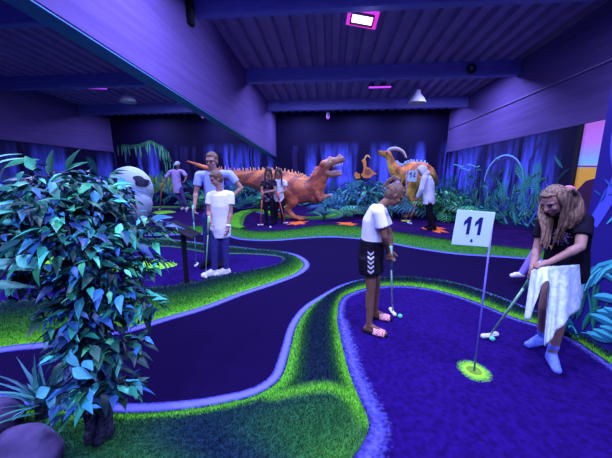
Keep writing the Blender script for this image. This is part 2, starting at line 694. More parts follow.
# sunset silhouettes
p = Paint((XR, 6.4, 0), (0, -1, 0), (-1, 0, 0))
p.poly([(.02, .0), (.02, 1.05), (.25, 1.32), (.6, 1.42), (1.0, 1.25), (1.6, 1.3), (2.4, 1.1), (3.1, 1.2), (3.1, 0)], (.05, .01, .05))
p.line([(0, 1.62), (.4, 1.60), (.9, 1.63), (1.6, 1.6), (3.1, 1.62)], .012, (.15, .02, .3))
p.line([(.5, 1.98), (.75, 2.02), (1.0, 1.97)], .012, (.05, .02, .1))
p.done(ws)

# ------------------------------------------------------------------ lanes, borders and turf
G_BRIGHT = (.16, .62, .025)
G_MID = (.015, .10, .02)
G_DARK = (.008, .022, .04)


def lerp(a, b, t): return tuple(x+(y-x)*t for x, y in zip(a, b))


def ramp(stops, t):
    for (a, ca), (b, cb) in zip(stops, stops[1:]):
        if t <= b:
            return lerp(ca, cb, (t-a)/(b-a) if b > a else 0)
    return stops[-1][1]


def turf(name, pairs, label, stops, hpk=.05, extra=None, z0=0., z1=.02, n=8, mcr=10, dens=4000, bl=.022, group=None, ymax=14, span=None):
    A = cr([ground(*a, z0) for a, b in pairs], n)
    B = cr([ground(*b, z1) for a, b in pairs], n)
    for q in A+B:
        q.x = min(q.x, (PX if q.y < 2.7 else XR)-.03)
        q.x = max(q.x, XL+.05)
    bm = colmesh()
    lay = bm.loops.layers.float_color['Col']
    grid = []
    for a, b in zip(A, B):
        row = []
        for j in range(mcr+1):
            t = j/mcr
            q = a.lerp(b, t)
            q.z = z0+(z1-z0)*t + hpk*math.sin(math.pi*t)**.8
            row.append(q)
        grid.append(row)
    V = [[bm.verts.new(q) for q in r] for r in grid]
    for r0, r1 in zip(V, V[1:]):
        for j in range(mcr):
            f = bm.faces.new((r0[j], r0[j+1], r1[j+1], r1[j]))
            for l in f.loops:
                t = (j + (1 if l.vert in (r0[j+1], r1[j+1]) else 0))/mcr
                l[lay] = (*(extra(l.vert.co, ramp(stops, t)) if extra else ramp(stops, t)), 1)
    bmesh.ops.recalc_face_normals(bm, faces=bm.faces)
    o = obj(name, bm, M_GRASSBASE)
    setp(o, label, 'grass border', group, 'stuff')
    # blades
    bb = colmesh()
    lb = bb.loops.layers.float_color['Col']
    for r0, r1 in zip(grid, grid[1:]):
        for j in range(mcr):
            a, b, c, d = r0[j], r0[j+1], r1[j+1], r1[j]
            ar = .5*((b-a).cross(d-a).length + (b-c).cross(d-c).length)
            dist = (a-CAM).length
            if a.y < .5: continue
            cnt = ar*dens*min(1, (2.2/dist)**1.6)
            cnt = int(cnt) + (1 if random.random() < cnt % 1 else 0)
            k = max(1, dist/2.2)**.8
            for _ in range(cnt):
                s, t = random.random(), random.random()
                pnt = a.lerp(d, s).lerp(b.lerp(c, s), t)
                tt = min(1, max(0, (j+t)/mcr+random.gauss(0, .05)))
                col = lerp(extra(pnt, ramp(stops, tt)) if extra else ramp(stops, tt), G_DARK, random.random()**2*.7)
                an = R(0, 6.28)
                wv = Vector((math.cos(an), math.sin(an), 0))*.0022*k
                h = bl*R(.6, 1.3)*min(k, 1.6)
                tip = pnt+Vector((R(-.5, .5)*h, R(-.5, .5)*h, h))
                f = bb.faces.new((bb.verts.new(pnt-wv), bb.verts.new(pnt+wv), bb.verts.new(tip)))
                for l in f.loops: l[lb] = (*col, 1)
    g = obj('grass_blades', bb, M_BLADE, o, False)
    g['kind'] = 'stuff'
    return A, B


def ribbon(name, C, wid, z, m, side=0., taper=None):
    """flat painted line following a curve; side shifts it left or right of the curve"""
    bm = bmesh.new()
    uv = bm.loops.layers.uv.new('UVMap')
    L, n = [], len(C)
    for i in range(n):
        d = C[min(i+1, n-1)]-C[max(i-1, 0)]
        s = Vector((-d.y, d.x, 0)).normalized()
        ww = wid*(taper(i/(n-1)) if taper else 1)
        c = Vector((C[i].x, C[i].y, z)) + s*side*ww
        L.append((bm.verts.new(c-s*ww/2), bm.verts.new(c+s*ww/2)))
    for i in range(n-1):
        a, b = L[i], L[i+1]
        f = bm.faces.new((a[0], a[1], b[1], b[0]))
        for l in f.loops:
            l[uv].uv = ((i if l.vert in a else i+1)*.1, 0 if l.vert in (a[0], b[0]) else 1)
    bmesh.ops.recalc_face_normals(bm, faces=bm.faces)
    o = struct(obj(name, bm, m, None, False))
    return o


def slab(name, pts, z, m, th=.01):
    bm = bmesh.new()
    vs = [bm.verts.new((q.x, q.y, z)) for q in pts]
    f = bm.faces.new(vs)
    r = bmesh.ops.triangulate(bm, faces=[f])
    bmesh.ops.recalc_face_normals(bm, faces=bm.faces)
    if sum(f.normal.z for f in bm.faces) < 0:
        bmesh.ops.reverse_faces(bm, faces=bm.faces)
    return struct(obj(name, bm, m, None, False))


# hole 11 at the right front -------------------------------------------------
H11 = [((-160, 392), (-200, 700)), ((0, 405), (40, 700)), ((60, 411), (200, 590)), ((120, 414), (300, 512)), ((170, 412), (350, 460)),
       ((220, 405), (366, 436)), ((258, 395), (368, 420)), ((281, 378), (360, 400)), ((290, 352), (349, 373)), ((297, 326), (341, 341)),
       ((309, 309), (337, 318)), ((325, 298), (341, 299)), ((345, 287), (355, 291)), ((368, 281), (374, 286.5)), ((400, 279), (402, 285.5)),
       ((430, 281), (430, 288.5)), ((460, 286), (456, 295)), ((490, 296), (485, 305)), ((520, 308), (514, 317)), ((546, 318), (541, 325)),
       ((572, 328), (566, 334)), ((612, 354), (609, 362)), ((680, 396), (680, 412))]
ST_BOTH = [(0, G_BRIGHT), (.08, (.16, .66, .04)), (.2, G_MID), (.36, G_DARK), (.66, G_DARK), (.82, G_MID), (.93, G_BRIGHT), (1, G_BRIGHT)]
RIDGE = cr([ground(*q) for q in ((272, 402), (300, 398), (330, 396), (350, 404), (366, 424))], 4)


def sprayed(p_, c):
    """bright spray along the inner ridge; darker turf in the broad corner in front of it"""
    d = min((V2(p_)-V2(q)).length for q in RIDGE)
    k = max(0, 1-d/.075)
    if p_.y < 1.62 and p_.x < .25:
        m_ = min(1, (1.62-p_.y)/.12)
        dark = lerp((.008, .028, .055), (.025, .15, .03), .5+.5*math.sin(p_.x*5+2*math.sin(p_.y*6)))
        c = lerp(c, dark, .8*m_ if min((V2(p_)-V2(q)).length for q in EDGE11) > .07 else 0)
    return lerp(c, G_BRIGHT, k)


def V2(p_): return Vector((p_.x, p_.y))


EDGE11 = cr([ground(*a) for a, b in H11[:8]], 6)
A, B = turf('grass_border', H11, 'wide green turf border with glowing edges winding around the lane of hole 11', ST_BOTH, .055, sprayed, 0, .02, 8, 14, 16000, .018)
ribbon('trim_1', A, .085, .004, M_LINE, .5)
carp = [q for q in B if q.y > -.2]
M_HOLE = mat('lane_carpet', (.020, .0035, .125), (.008, .0014, .05), 28, .95, .05, .3, detail=9, lo=.3, hi=.72)
slab('floor_lane', B + [Vector((PX, .2, 0)), Vector((PX, -.5, 0)), Vector((-.5, -.5, 0))], .012, M_HOLE)
ribbon('trim_2', B, .11, .017, M_LINEF, -.32, lambda t: 1.0 if t > .45 else 1.6)

# boy's hole at the left ----------------------------------------------------
HB = [((-160, 377), (-160, 322)), ((0, 347), (0, 303)), ((60, 340), (60, 296)), ((126, 328), (120, 288)), ((165, 317), (159, 287)),
      ((203, 306), (190, 284)), ((238, 293), (217, 277)), ((272, 282), (245, 272)), ((295, 273), (274, 266)), ((303, 265), (282, 261)),
      ((297, 258), (281, 257.5)), ((283, 253.5), (270, 255.5)), ((255, 250.5), (245, 254)), ((234, 248), (225, 254)), ((210, 246), (205, 252.5)),
      ((190, 243), (188, 249.5)), ((169, 240.5), (170, 247)), ((152, 239.5), (150, 246.5)), ((110, 239.5), (110, 246)), ((50, 239.5), (50, 246)), ((-80, 239.5), (-80, 246))]
ST_BOY = [(0, G_BRIGHT), (.16, (.045, .23, .015)), (.5, (.012, .075, .02)), (.78, G_DARK), (.95, (.02, .08, .05)), (1, (.12, .3, .2))]
A2, B2 = turf('grass_border', HB, 'green turf border looping around the lane of the boy in the white T-shirt', ST_BOY, .05, None, 0, .02, 7, 10, 9000, .022)
BOYSIDE = -.5
ribbon('trim_3', A2, .12, .004, M_LINE, BOYSIDE)
slab('floor_lane', B2, .012, M_HOLE)

# far side of the walkway ---------------------------------------------------
HF = [((-160, 235), (-160, 228)), ((0, 235), (0, 228)), ((80, 235), (80, 228)), ((150, 235), (150, 228)), ((189, 234), (189, 226)), ((212, 234), (214, 226)),
      ((231, 236), (238, 228)), ((245, 239), (253, 231)), ((272, 240), (275, 231)), ((299, 238), (297, 228.5)), ((329, 236.5), (325, 224.5)),
      ((362, 238.5), (360, 226)), ((392, 243), (392, 231)), ((419, 248), (419, 235)), ((455, 253), (455, 240)), ((500, 256), (500, 246)),
      ((540, 259), (540, 250)), ((600, 263), (600, 254)), ((720, 270), (720, 262))]
ST_FAR = [(0, (.05, .25, .06)), (.3, (.06, .30, .02)), (.6, (.04, .21, .02)), (.88, (.012, .06, .03)), (1, G_DARK)]
A3, B3 = turf('grass_border', HF, 'long wavy turf border along the far side of the dark walkway', ST_FAR, .05, None, 0, .03, 6, 6, 2600, .03)
ribbon('trim_4', A3, .13, .004, M_LINE, -.5)
M_FAR = mat('far_lane_carpet', (.026, .005, .085), (.013, .003, .05), 3, .95, .05, .2)
slab('floor_lane', [Vector((q.x, q.y, 0)) for q in B3 if XL < q.x < XR-.02] + [Vector((XR-.02, YB-.01, 0)), Vector((XL+.01, YB-.01, 0))], .03, M_FAR)


def band(pts, wid, label, z=.03, col=(.16, .7, .03), name='grass_border', dens=900):
    """low turf strip of constant width along a centre line"""
    C = cr([ground(*q, z) for q in pts], 6)
    for q in C: q.y = min(q.y, 12.7)
    bm = colmesh()
    V = []
    n = len(C)
    for i in range(n):
        d = C[min(i+1, n-1)]-C[max(i-1, 0)]
        s = Vector((-d.y, d.x, 0)).normalized()
        ww = wid*min(1, .35+4*min(i, n-1-i)/n)
        V.append([bm.verts.new(C[i]+s*ww*(j/4-.5)+Vector((0, 0, .05*math.sin(math.pi*j/4)+.002))) for j in range(5)])
    for a, b in zip(V, V[1:]):
        for j in range(4):
            f = bm.faces.new((a[j], a[j+1], b[j+1], b[j]))
            paint(bm, [f], lerp(col, G_DARK, .55 if j in (0,) else R(0, .3)))
    bmesh.ops.recalc_face_normals(bm, faces=bm.faces)
    o = obj(name, bm, M_GRASSBASE)
    setp(o, label, 'grass border', None, 'stuff')
    return C


band([(243, 229), (236, 225), (236, 219), (243, 213), (254, 210), (270, 213), (285, 217), (319, 218), (342, 214), (362, 211), (384, 209)], .55,
     'turf strip behind the two long-haired girls, running under the red dinosaur')
band([(92, 208.5), (130, 208), (165, 207.5), (205, 208), (232, 208.5)], .5, 'thin turf strip far back at the feet of the person in the cap', col=(.14, .55, .05))
C = cr([ground(*q, 0) for q in ((256, 213), (285, 219), (319, 221), (345, 217), (372, 211))], 6)
ribbon('trim_5', C, .10, .036, M_LINE)
C = cr([ground(*q, 0) for q in ((205, 222), (222, 220), (238, 219.5))], 6)
ribbon('trim_6', C, .25, .036, M_LINE)
C = cr([ground(*q, 0) for q in ((415, 209), (440, 211), (470, 216), (500, 221))], 6)
ribbon('trim_7', C, .40, .036, M_LINE)
C = cr([ground(*q, 0) for q in ((225, 211), (240, 209.5), (252, 208.5))], 6)
ribbon('trim_8', C, .25, .036, M_LINE)


def mound(px, py, rx, ry, h, label, z):
    c = ground(px, py, z)
    bm = colmesh()
    rings = []
    for i in range(7):
        t = i/6
        rings.append([bm.verts.new((c.x+math.cos(a)*rx*t*(1+.10*math.sin(3*a)), c.y+math.sin(a)*ry*t, z+h*(1-t*t))) for a in [k*math.tau/28 for k in range(28)]])
    for a, b in zip(rings, rings[1:]):
        for k in range(28):
            f = bm.faces.new((a[k], b[k], b[(k+1) % 28], a[(k+1) % 28]))
            paint(bm, [f], lerp((.30, .85, .04), G_MID, R(0, .5)))
    bmesh.ops.remove_doubles(bm, verts=bm.verts, dist=1e-5)
    bmesh.ops.recalc_face_normals(bm, faces=bm.faces)
    lay = bm.loops.layers.float_color['Col']
    for i in range(int(900*rx*ry/.4)):
        a, t = R(0, 6.28), math.sqrt(R(0, 1))
        q = Vector((c.x+math.cos(a)*rx*t*(1+.10*math.sin(3*a)), c.y+math.sin(a)*ry*t, z+h*(1-t*t)))
        wv = Vector((R(-1, 1), R(-1, 1), 0))*.005
        f = bm.faces.new((bm.verts.new(q-wv), bm.verts.new(q+wv), bm.verts.new(q+Vector((R(-.02, .02), R(-.02, .02), R(.02, .05))))))
        for l in f.loops: l[lay] = (*lerp((.32, .95, .04), G_MID, R(0, .7)), 1)
    return setp(obj('grass_mound', bm, M_BLADE, None, True), label, 'grass mound', None, 'stuff')


mound(136, 265.5, .62, .30, .06, 'bright yellow-green turf mound in the lane left of the boy', .012)
mound(163, 212.5, .42, .45, .05, 'small yellow-green turf patch at the feet of the person in the cap', .03)
mound(40, 262, .5, .25, .05, 'green turf mound half hidden behind the big leafy ficus', .012)

M_LAVA = mat('orange_paint', (1, .22, .03), (.8, .12, .02), 6, .8, .1)


def splash(pxs, label):
    pts = [ground(*q, .034) for q in pxs]
    bm = bmesh.new()
    lo = [bm.verts.new((q.x, q.y, .034)) for q in pts]
    f = bm.faces.new(lo)
    ex = bmesh.ops.extrude_face_region(bm, geom=[f])
    bmesh.ops.translate(bm, verts=[v for v in ex['geom'] if isinstance(v, bmesh.types.BMVert)], vec=(0, 0, .004))
    bmesh.ops.triangulate(bm, faces=bm.faces[:])
    bmesh.ops.recalc_face_normals(bm, faces=bm.faces)
    setp(obj('lava_patch', bm, M_LAVA, None, False), label, 'floor marking')


splash([(286, 224.6), (292, 223.0), (288, 222.2), (296, 222), (301, 220.6), (301, 221.6), (309, 221.3), (302, 223), (306, 224), (299, 224.2), (294, 225.4), (294, 224.3)], 'jagged orange lava patch on the carpet by the red dinosaur foot')
splash([(336, 222.4), (345, 222.6), (352, 222.2), (350, 223.4), (358, 224), (352, 225), (360, 227), (350, 226.2), (344, 226), (346, 225), (337, 224.6), (341, 223.6)], 'jagged orange lava patch on the carpet between the girls and the girl in shorts')
splash([(421, 227.6), (430, 227.4), (428, 226.4), (437, 227), (446, 228.6), (440, 229.2), (449, 232.8), (440, 231.6), (441, 233.4), (432, 231), (433, 230), (424, 229.4)], 'jagged orange lava patch on the carpet beside the person in the white hoodie')

# cup of hole 11
HC = ground(474, 371, .012)
bm = bmesh.new()
N = 40
uv = bm.loops.layers.uv.new('UVMap')
c0 = [bm.verts.new((HC.x+.052*math.cos(k*math.tau/N), HC.y+.052*math.sin(k*math.tau/N), .0165)) for k in range(N)]
c1 = [bm.verts.new((HC.x+.115*math.cos(k*math.tau/N), HC.y+.125*math.sin(k*math.tau/N), .0165)) for k in range(N)]
for k in range(N):
    f = bm.faces.new((c0[k], c1[k], c1[(k+1) % N], c0[(k+1) % N]))
    for l in f.loops: l[uv].uv = (0, .5 if l.vert in c0 else 1)
M_SPL = fuzzy('yellow_green_paint', (.33, 1, .02), .42, .3, 90, .75)
struct(obj('trim_9', bm, M_SPL, None, False))
t = empty('golf_cup', HC, 'yellow-green rimmed cup with a flag standing in it at hole 11', 'golf hole')
bm = bmesh.new()
ring = [(HC, 0)]
R0 = [(r, z) for r, z in ((.052, .001), (.054, .008), (.062, .008), (.064, .001))]
vs = [[bm.verts.new((r*math.cos(k*math.tau/N), r*math.sin(k*math.tau/N), z)) for k in range(N)] for r, z in R0]
for a, b in zip(vs, vs[1:]):
    for k in range(N): bm.faces.new((a[k], a[(k+1) % N], b[(k+1) % N], b[k]))
bmesh.ops.recalc_face_normals(bm, faces=bm.faces)
obj('rim', bm, mat('yellow_rim', (.5, .95, .03), None, 40), t)
bm = bmesh.new()
bmesh.ops.create_circle(bm, cap_ends=True, segments=N, radius=.052)
bmesh.ops.translate(bm, verts=bm.verts, vec=(0, 0, .003))
obj('cup_bottom', bm, mat('cup_inside', (.16, .35, .02), None, 60), t)

# ------------------------------------------------------------------ lamps and fittings
M_UVON = glow('lit_uv_tubes', (1.0, .55, .95), 5)
M_REFL_BLOOM = glow('reflector_bloom', (.8, .03, .75), .9)  # emissive magenta imitating the bloom around the near lamp
M_REFD = glow('dim_reflector', (.25, .02, .6), .35)
M_UVDIM = glow('lit_uv_rows', (.45, .05, 1.0), 1.5)


def uv_lamp(loc, label, tilt=(0, 0, 0), wid=.34, wd=1.0, m=M_UVDIM, drop=.35, power=1.0):
    loc = Vector(loc)
    t = empty('uv_floodlight', loc, label, 'ceiling lamp', 'black light floodlights under the ceiling')
    rot = Matrix.Rotation(tilt[2], 3, 'Z') @ Matrix.Rotation(tilt[0], 3, 'X') @ Matrix.Rotation(tilt[1], 3, 'Y')
    bm = bmesh.new()
    hw, hd = wid/2, .10
    box(bm, rot @ Vector((0, 0, .05)), (wid, .20, .02), rot)
    for sx in (-1, 1): box(bm, rot @ Vector((sx*hw, 0, .02)), (.02, .20, .07), rot)
    for sy in (-1, 1): box(bm, rot @ Vector((0, sy*hd, .02)), (wid, .02, .07), rot)
    for k in range(7): box(bm, rot @ Vector((-hw+.04+k*(wid-.08)/6, 0, .075)), (.012, .18, .03), rot)
    obj('housing', bm, M_BLACK, t, False)
    bm = bmesh.new()
    for k in (-1, 0, 1):
        tube(bm, [rot @ Vector((-hw+.02, k*.055, .01)), rot @ Vector((hw-.02, k*.055, .01))], .022, 8)
    obj('light_tubes', bm, m, t)
    bm = bmesh.new()
    box(bm, rot @ Vector((0, 0, .038)), (wid+(.16 if m is M_UVON else -.02), .19+(.16 if m is M_UVON else 0), .004), rot)
    obj('reflector', bm, M_REFL_BLOOM if m is M_UVON else M_REFD, t, False)  # on the near lamp it is enlarged and glows to imitate bloom
    bm = bmesh.new()
    tube(bm, [rot @ Vector((-hw-.02, 0, .03)), rot @ Vector((-hw-.02, 0, .12)), Vector((0, 0, .16)), rot @ Vector((hw+.02, 0, .12)), rot @ Vector((hw+.02, 0, .03))], .008, 6)
    tube(bm, [(0, 0, .15), (0, 0, drop)], .008, 6)
    obj('bracket', bm, M_BLACK, t)
    if not power: return t
    l = bpy.data.lights.new('lamp_light', 'AREA')
    l.shape = 'RECTANGLE'
    l.size = wid
    l.size_y = .2
    l.energy = LAMP_W*power
    l.color = LIGHT
    lo = bpy.data.objects.new('lamp_light', l)
    COL.objects.link(lo)
    lo.parent = t
    lo.location = rot @ Vector((0, 0, -.02))
    lo.rotation_euler = rot.to_euler()
    return t


def rz(y): return slope(4.93, y)


la = at(362, 20, 6.0)
uv_lamp(la, 'big glowing magenta floodlight nearest to us under the ceiling', (math.radians(-24), math.radians(12), math.radians(6)), .42, 1.0, M_UVON, rz(6.0)-la.z-.01)
lb = at(380, 87, 10.4)
uv_lamp(lb, 'small violet floodlight behind the second ceiling beam, right of centre', (math.radians(-8), 0, 0), .78, 1.0, M_UVDIM, rz(10.4)-lb.z-.09, 0)
lc = at(96, 88, 9.6)
uv_lamp(lc, 'violet floodlight hanging on rods at the left of the heavy slanting beam', (math.radians(-8), 0, math.radians(8)), .72, 1.0, M_UVDIM, rz(9.6)-lc.z-.09, 0)
for x, y in ((.7, 1.6), (3.6, 3.6), (-1.3, 3.6), (-.4, -.6), (2.0, -.9), (-1.6, -1.4), (-5.0, 3.4), (-8.4, 3.4)):  # unseen fill lamps added above and behind the camera
    uv_lamp((x, y, rz(y)-.5), 'unseen black light floodlight added as fill high overhead, out of the picture', (0, 0, 0), .42, 1.0, M_UVDIM, .46, 1.15 if y < 0 else 1.0)
for x, y in ((-8.2, 12.2), (-5.2, 12.2), (-1.2, 12.2), (1.4, 12.2), (3.8, 12.2), (3.6, 9.15), (-.6, 9.15), (-5.5, 9.15)):  # lamps added out of sight to brighten the murals and far figures
    uv_lamp((x, y, rz(y)-.17), 'unseen slim black light floodlight added as fill, tucked close under the deck behind a cross beam', (0, 0, 0), .5, 1.0, M_UVDIM, .10, .5 if y > 12 else .95)


def bell_lamp(loc, label):
    t = empty('pendant_lamp', loc, label, 'pendant lamp', 'unlit metal bell pendants')
    bm = bmesh.new()
    SB = 1.35
    pr = [(.04, .30), (.07, .28), (.08, .20), (.10, .16), (.17, .08), (.21, 0), (.22, -.03), (.205, -.03), (.16, .06), (.09, .14), (.05, .18)]
    pr = [(a*SB, b*SB) for a, b in pr]
    N = 24
    vs = [[bm.verts.new((r*math.cos(k*math.tau/N), r*math.sin(k*math.tau/N), z)) for k in range(N)] for r, z in pr]
    for a, b in zip(vs, vs[1:]):
        for k in range(N): bm.faces.new((a[k], b[k], b[(k+1) % N], a[(k+1) % N]))
    bm.faces.new(vs[0])
    bmesh.ops.recalc_face_normals(bm, faces=bm.faces)
    obj('lamp_shade', bm, mat('brushed_aluminium', (.6, .58, .66), None, 30, .25, .6), t)
    bm = bmesh.new()
    caps(bm, (0, 0, .10), (0, 0, .02), .03, .055)
    obj('bulb', bm, mat('white_glass_bulb', (.7, .7, .75), None, 20, .2), t)
    bm = bmesh.new()
    tube(bm, [(0, 0, .29*SB), (0, 0, rz(loc[1])-loc[2]-.01)], .010, 6)
    obj('cord', bm, M_BLACK, t)


bell_lamp(at(417, 102, 10.4), 'metal bell pendant hanging right of the violet floodlight')
bell_lamp(at(128, 101, 10.4), 'metal bell pendant hanging left of the heavy slanting beam')


def spot(loc, label, d):
    t = empty('spotlight', loc, label, 'spotlight', 'small spotlights near the back wall')
    d = Vector(d).normalized()
    bm = bmesh.new()
    caps(bm, -d*.12, d*.10, .06, .075, 14)
    obj('housing', bm, mat('violet_sheen_metal', (.4, .3, .6), None, 20, .3, .6), t)
    bm = bmesh.new()
    ell(bm, d*.17, (.05, .05, .05))
    obj('lens', bm, M_UVDIM, t)
    bm = bmesh.new()
    tube(bm, [(0, 0, .05), (0, 0, rz(loc[1])-loc[2]+.02)], .012, 6)
    obj('bracket', bm, M_BLACK, t)


spot(at(328, 115, 12.4), 'small violet spotlight high on the back wall in the middle', (0, -.6, -.8))
spot(at(202, 114.5, 12.4), 'small pale spotlight at the lower edge of the heavy slanting beam', (.4, -.6, -.7))

# ring on the second purlin, conduit along the right beam, box on the heavy beam
c = at(471, 69, 8.66)
t = empty('cable_ring', c, 'dark round cable coil fixed to the second ceiling beam', 'cable coil')
bm = bmesh.new()
tube(bm, [(math.cos(a)*.10, -.03, math.sin(a)*.10) for a in [k*math.tau/20 for k in range(21)]], .03, 8)
obj('coil', bm, M_BLACK, t)
bm = bmesh.new()
box(bm, (0, .0, .02), (.05, .05, .10))
obj('hook', bm, M_METAL, t)
bm = bmesh.new()
tube(bm, [(XR-.03, 2.0, 3.55), (XR-.03, 13.2, 3.42)], .017, 8)
setp(obj('cable_conduit', bm, mat('painted_conduit', (.22, .18, .42), None, 30), None), 'thin pale conduit running along the timber beam above the right wall', 'conduit')
c = at(198, 6, 5.0)
t = empty('junction_box', (-2.46, 5.3, c.z), 'dark box with bracket on the heavy beam at the first cross beam', 'junction box')
bm = bmesh.new()
box(bm, (0, 0, .12), (.08, .16, .5))
bmesh.ops.bevel(bm, geom=bm.edges[:], offset=.015, segments=2, affect='EDGES')
obj('box_body', bm, M_BLACK, t, False)
bm = bmesh.new()
tube(bm, [(0, 0, .3), (0, 0, .45)], .015)
obj('cable', bm, M_BLACK, t)
# ------------------------------------------------------------------ people
def smat(name, c, rough=.65):
    return mat(name, c, tuple(x*.9 for x in c), 60, rough, .25)


SKIN = smat('skin_tan', (.22, .105, .06), .5)
SKIN2 = smat('skin_fair', (.38, .20, .15), .5)
WHITE = mat('white_cotton', (.88, .86, .90), (.74, .74, .80), 7, .85, .1, .25)
BLACKC = mat('black_cotton', (.006, .004, .010), (.010, .007, .016), 12, .9, .1, .3)
DENIM = mat('blue_denim', (.045, .04, .22), (.03, .025, .14), 40, .85, .1, .2)
HAIR_B = mat('brown_hair', (.22, .12, .06), (.06, .03, .02), 18, .5, .4, .6, (6, 6, .6))
HAIR_D = mat('dark_hair', (.04, .02, .025), (.015, .01, .012), 18, .45, .4, .5, (6, 6, .6))
HAIR_F = mat('fair_brown_hair', (.30, .18, .09), (.05, .028, .02), 16, .5, .4, .7, (6, 6, .5))
EYE = mat('eye_dark', (.02, .012, .015), None, 10, .2)
LIP = mat('lip', (.45, .16, .17), None, 20, .5)


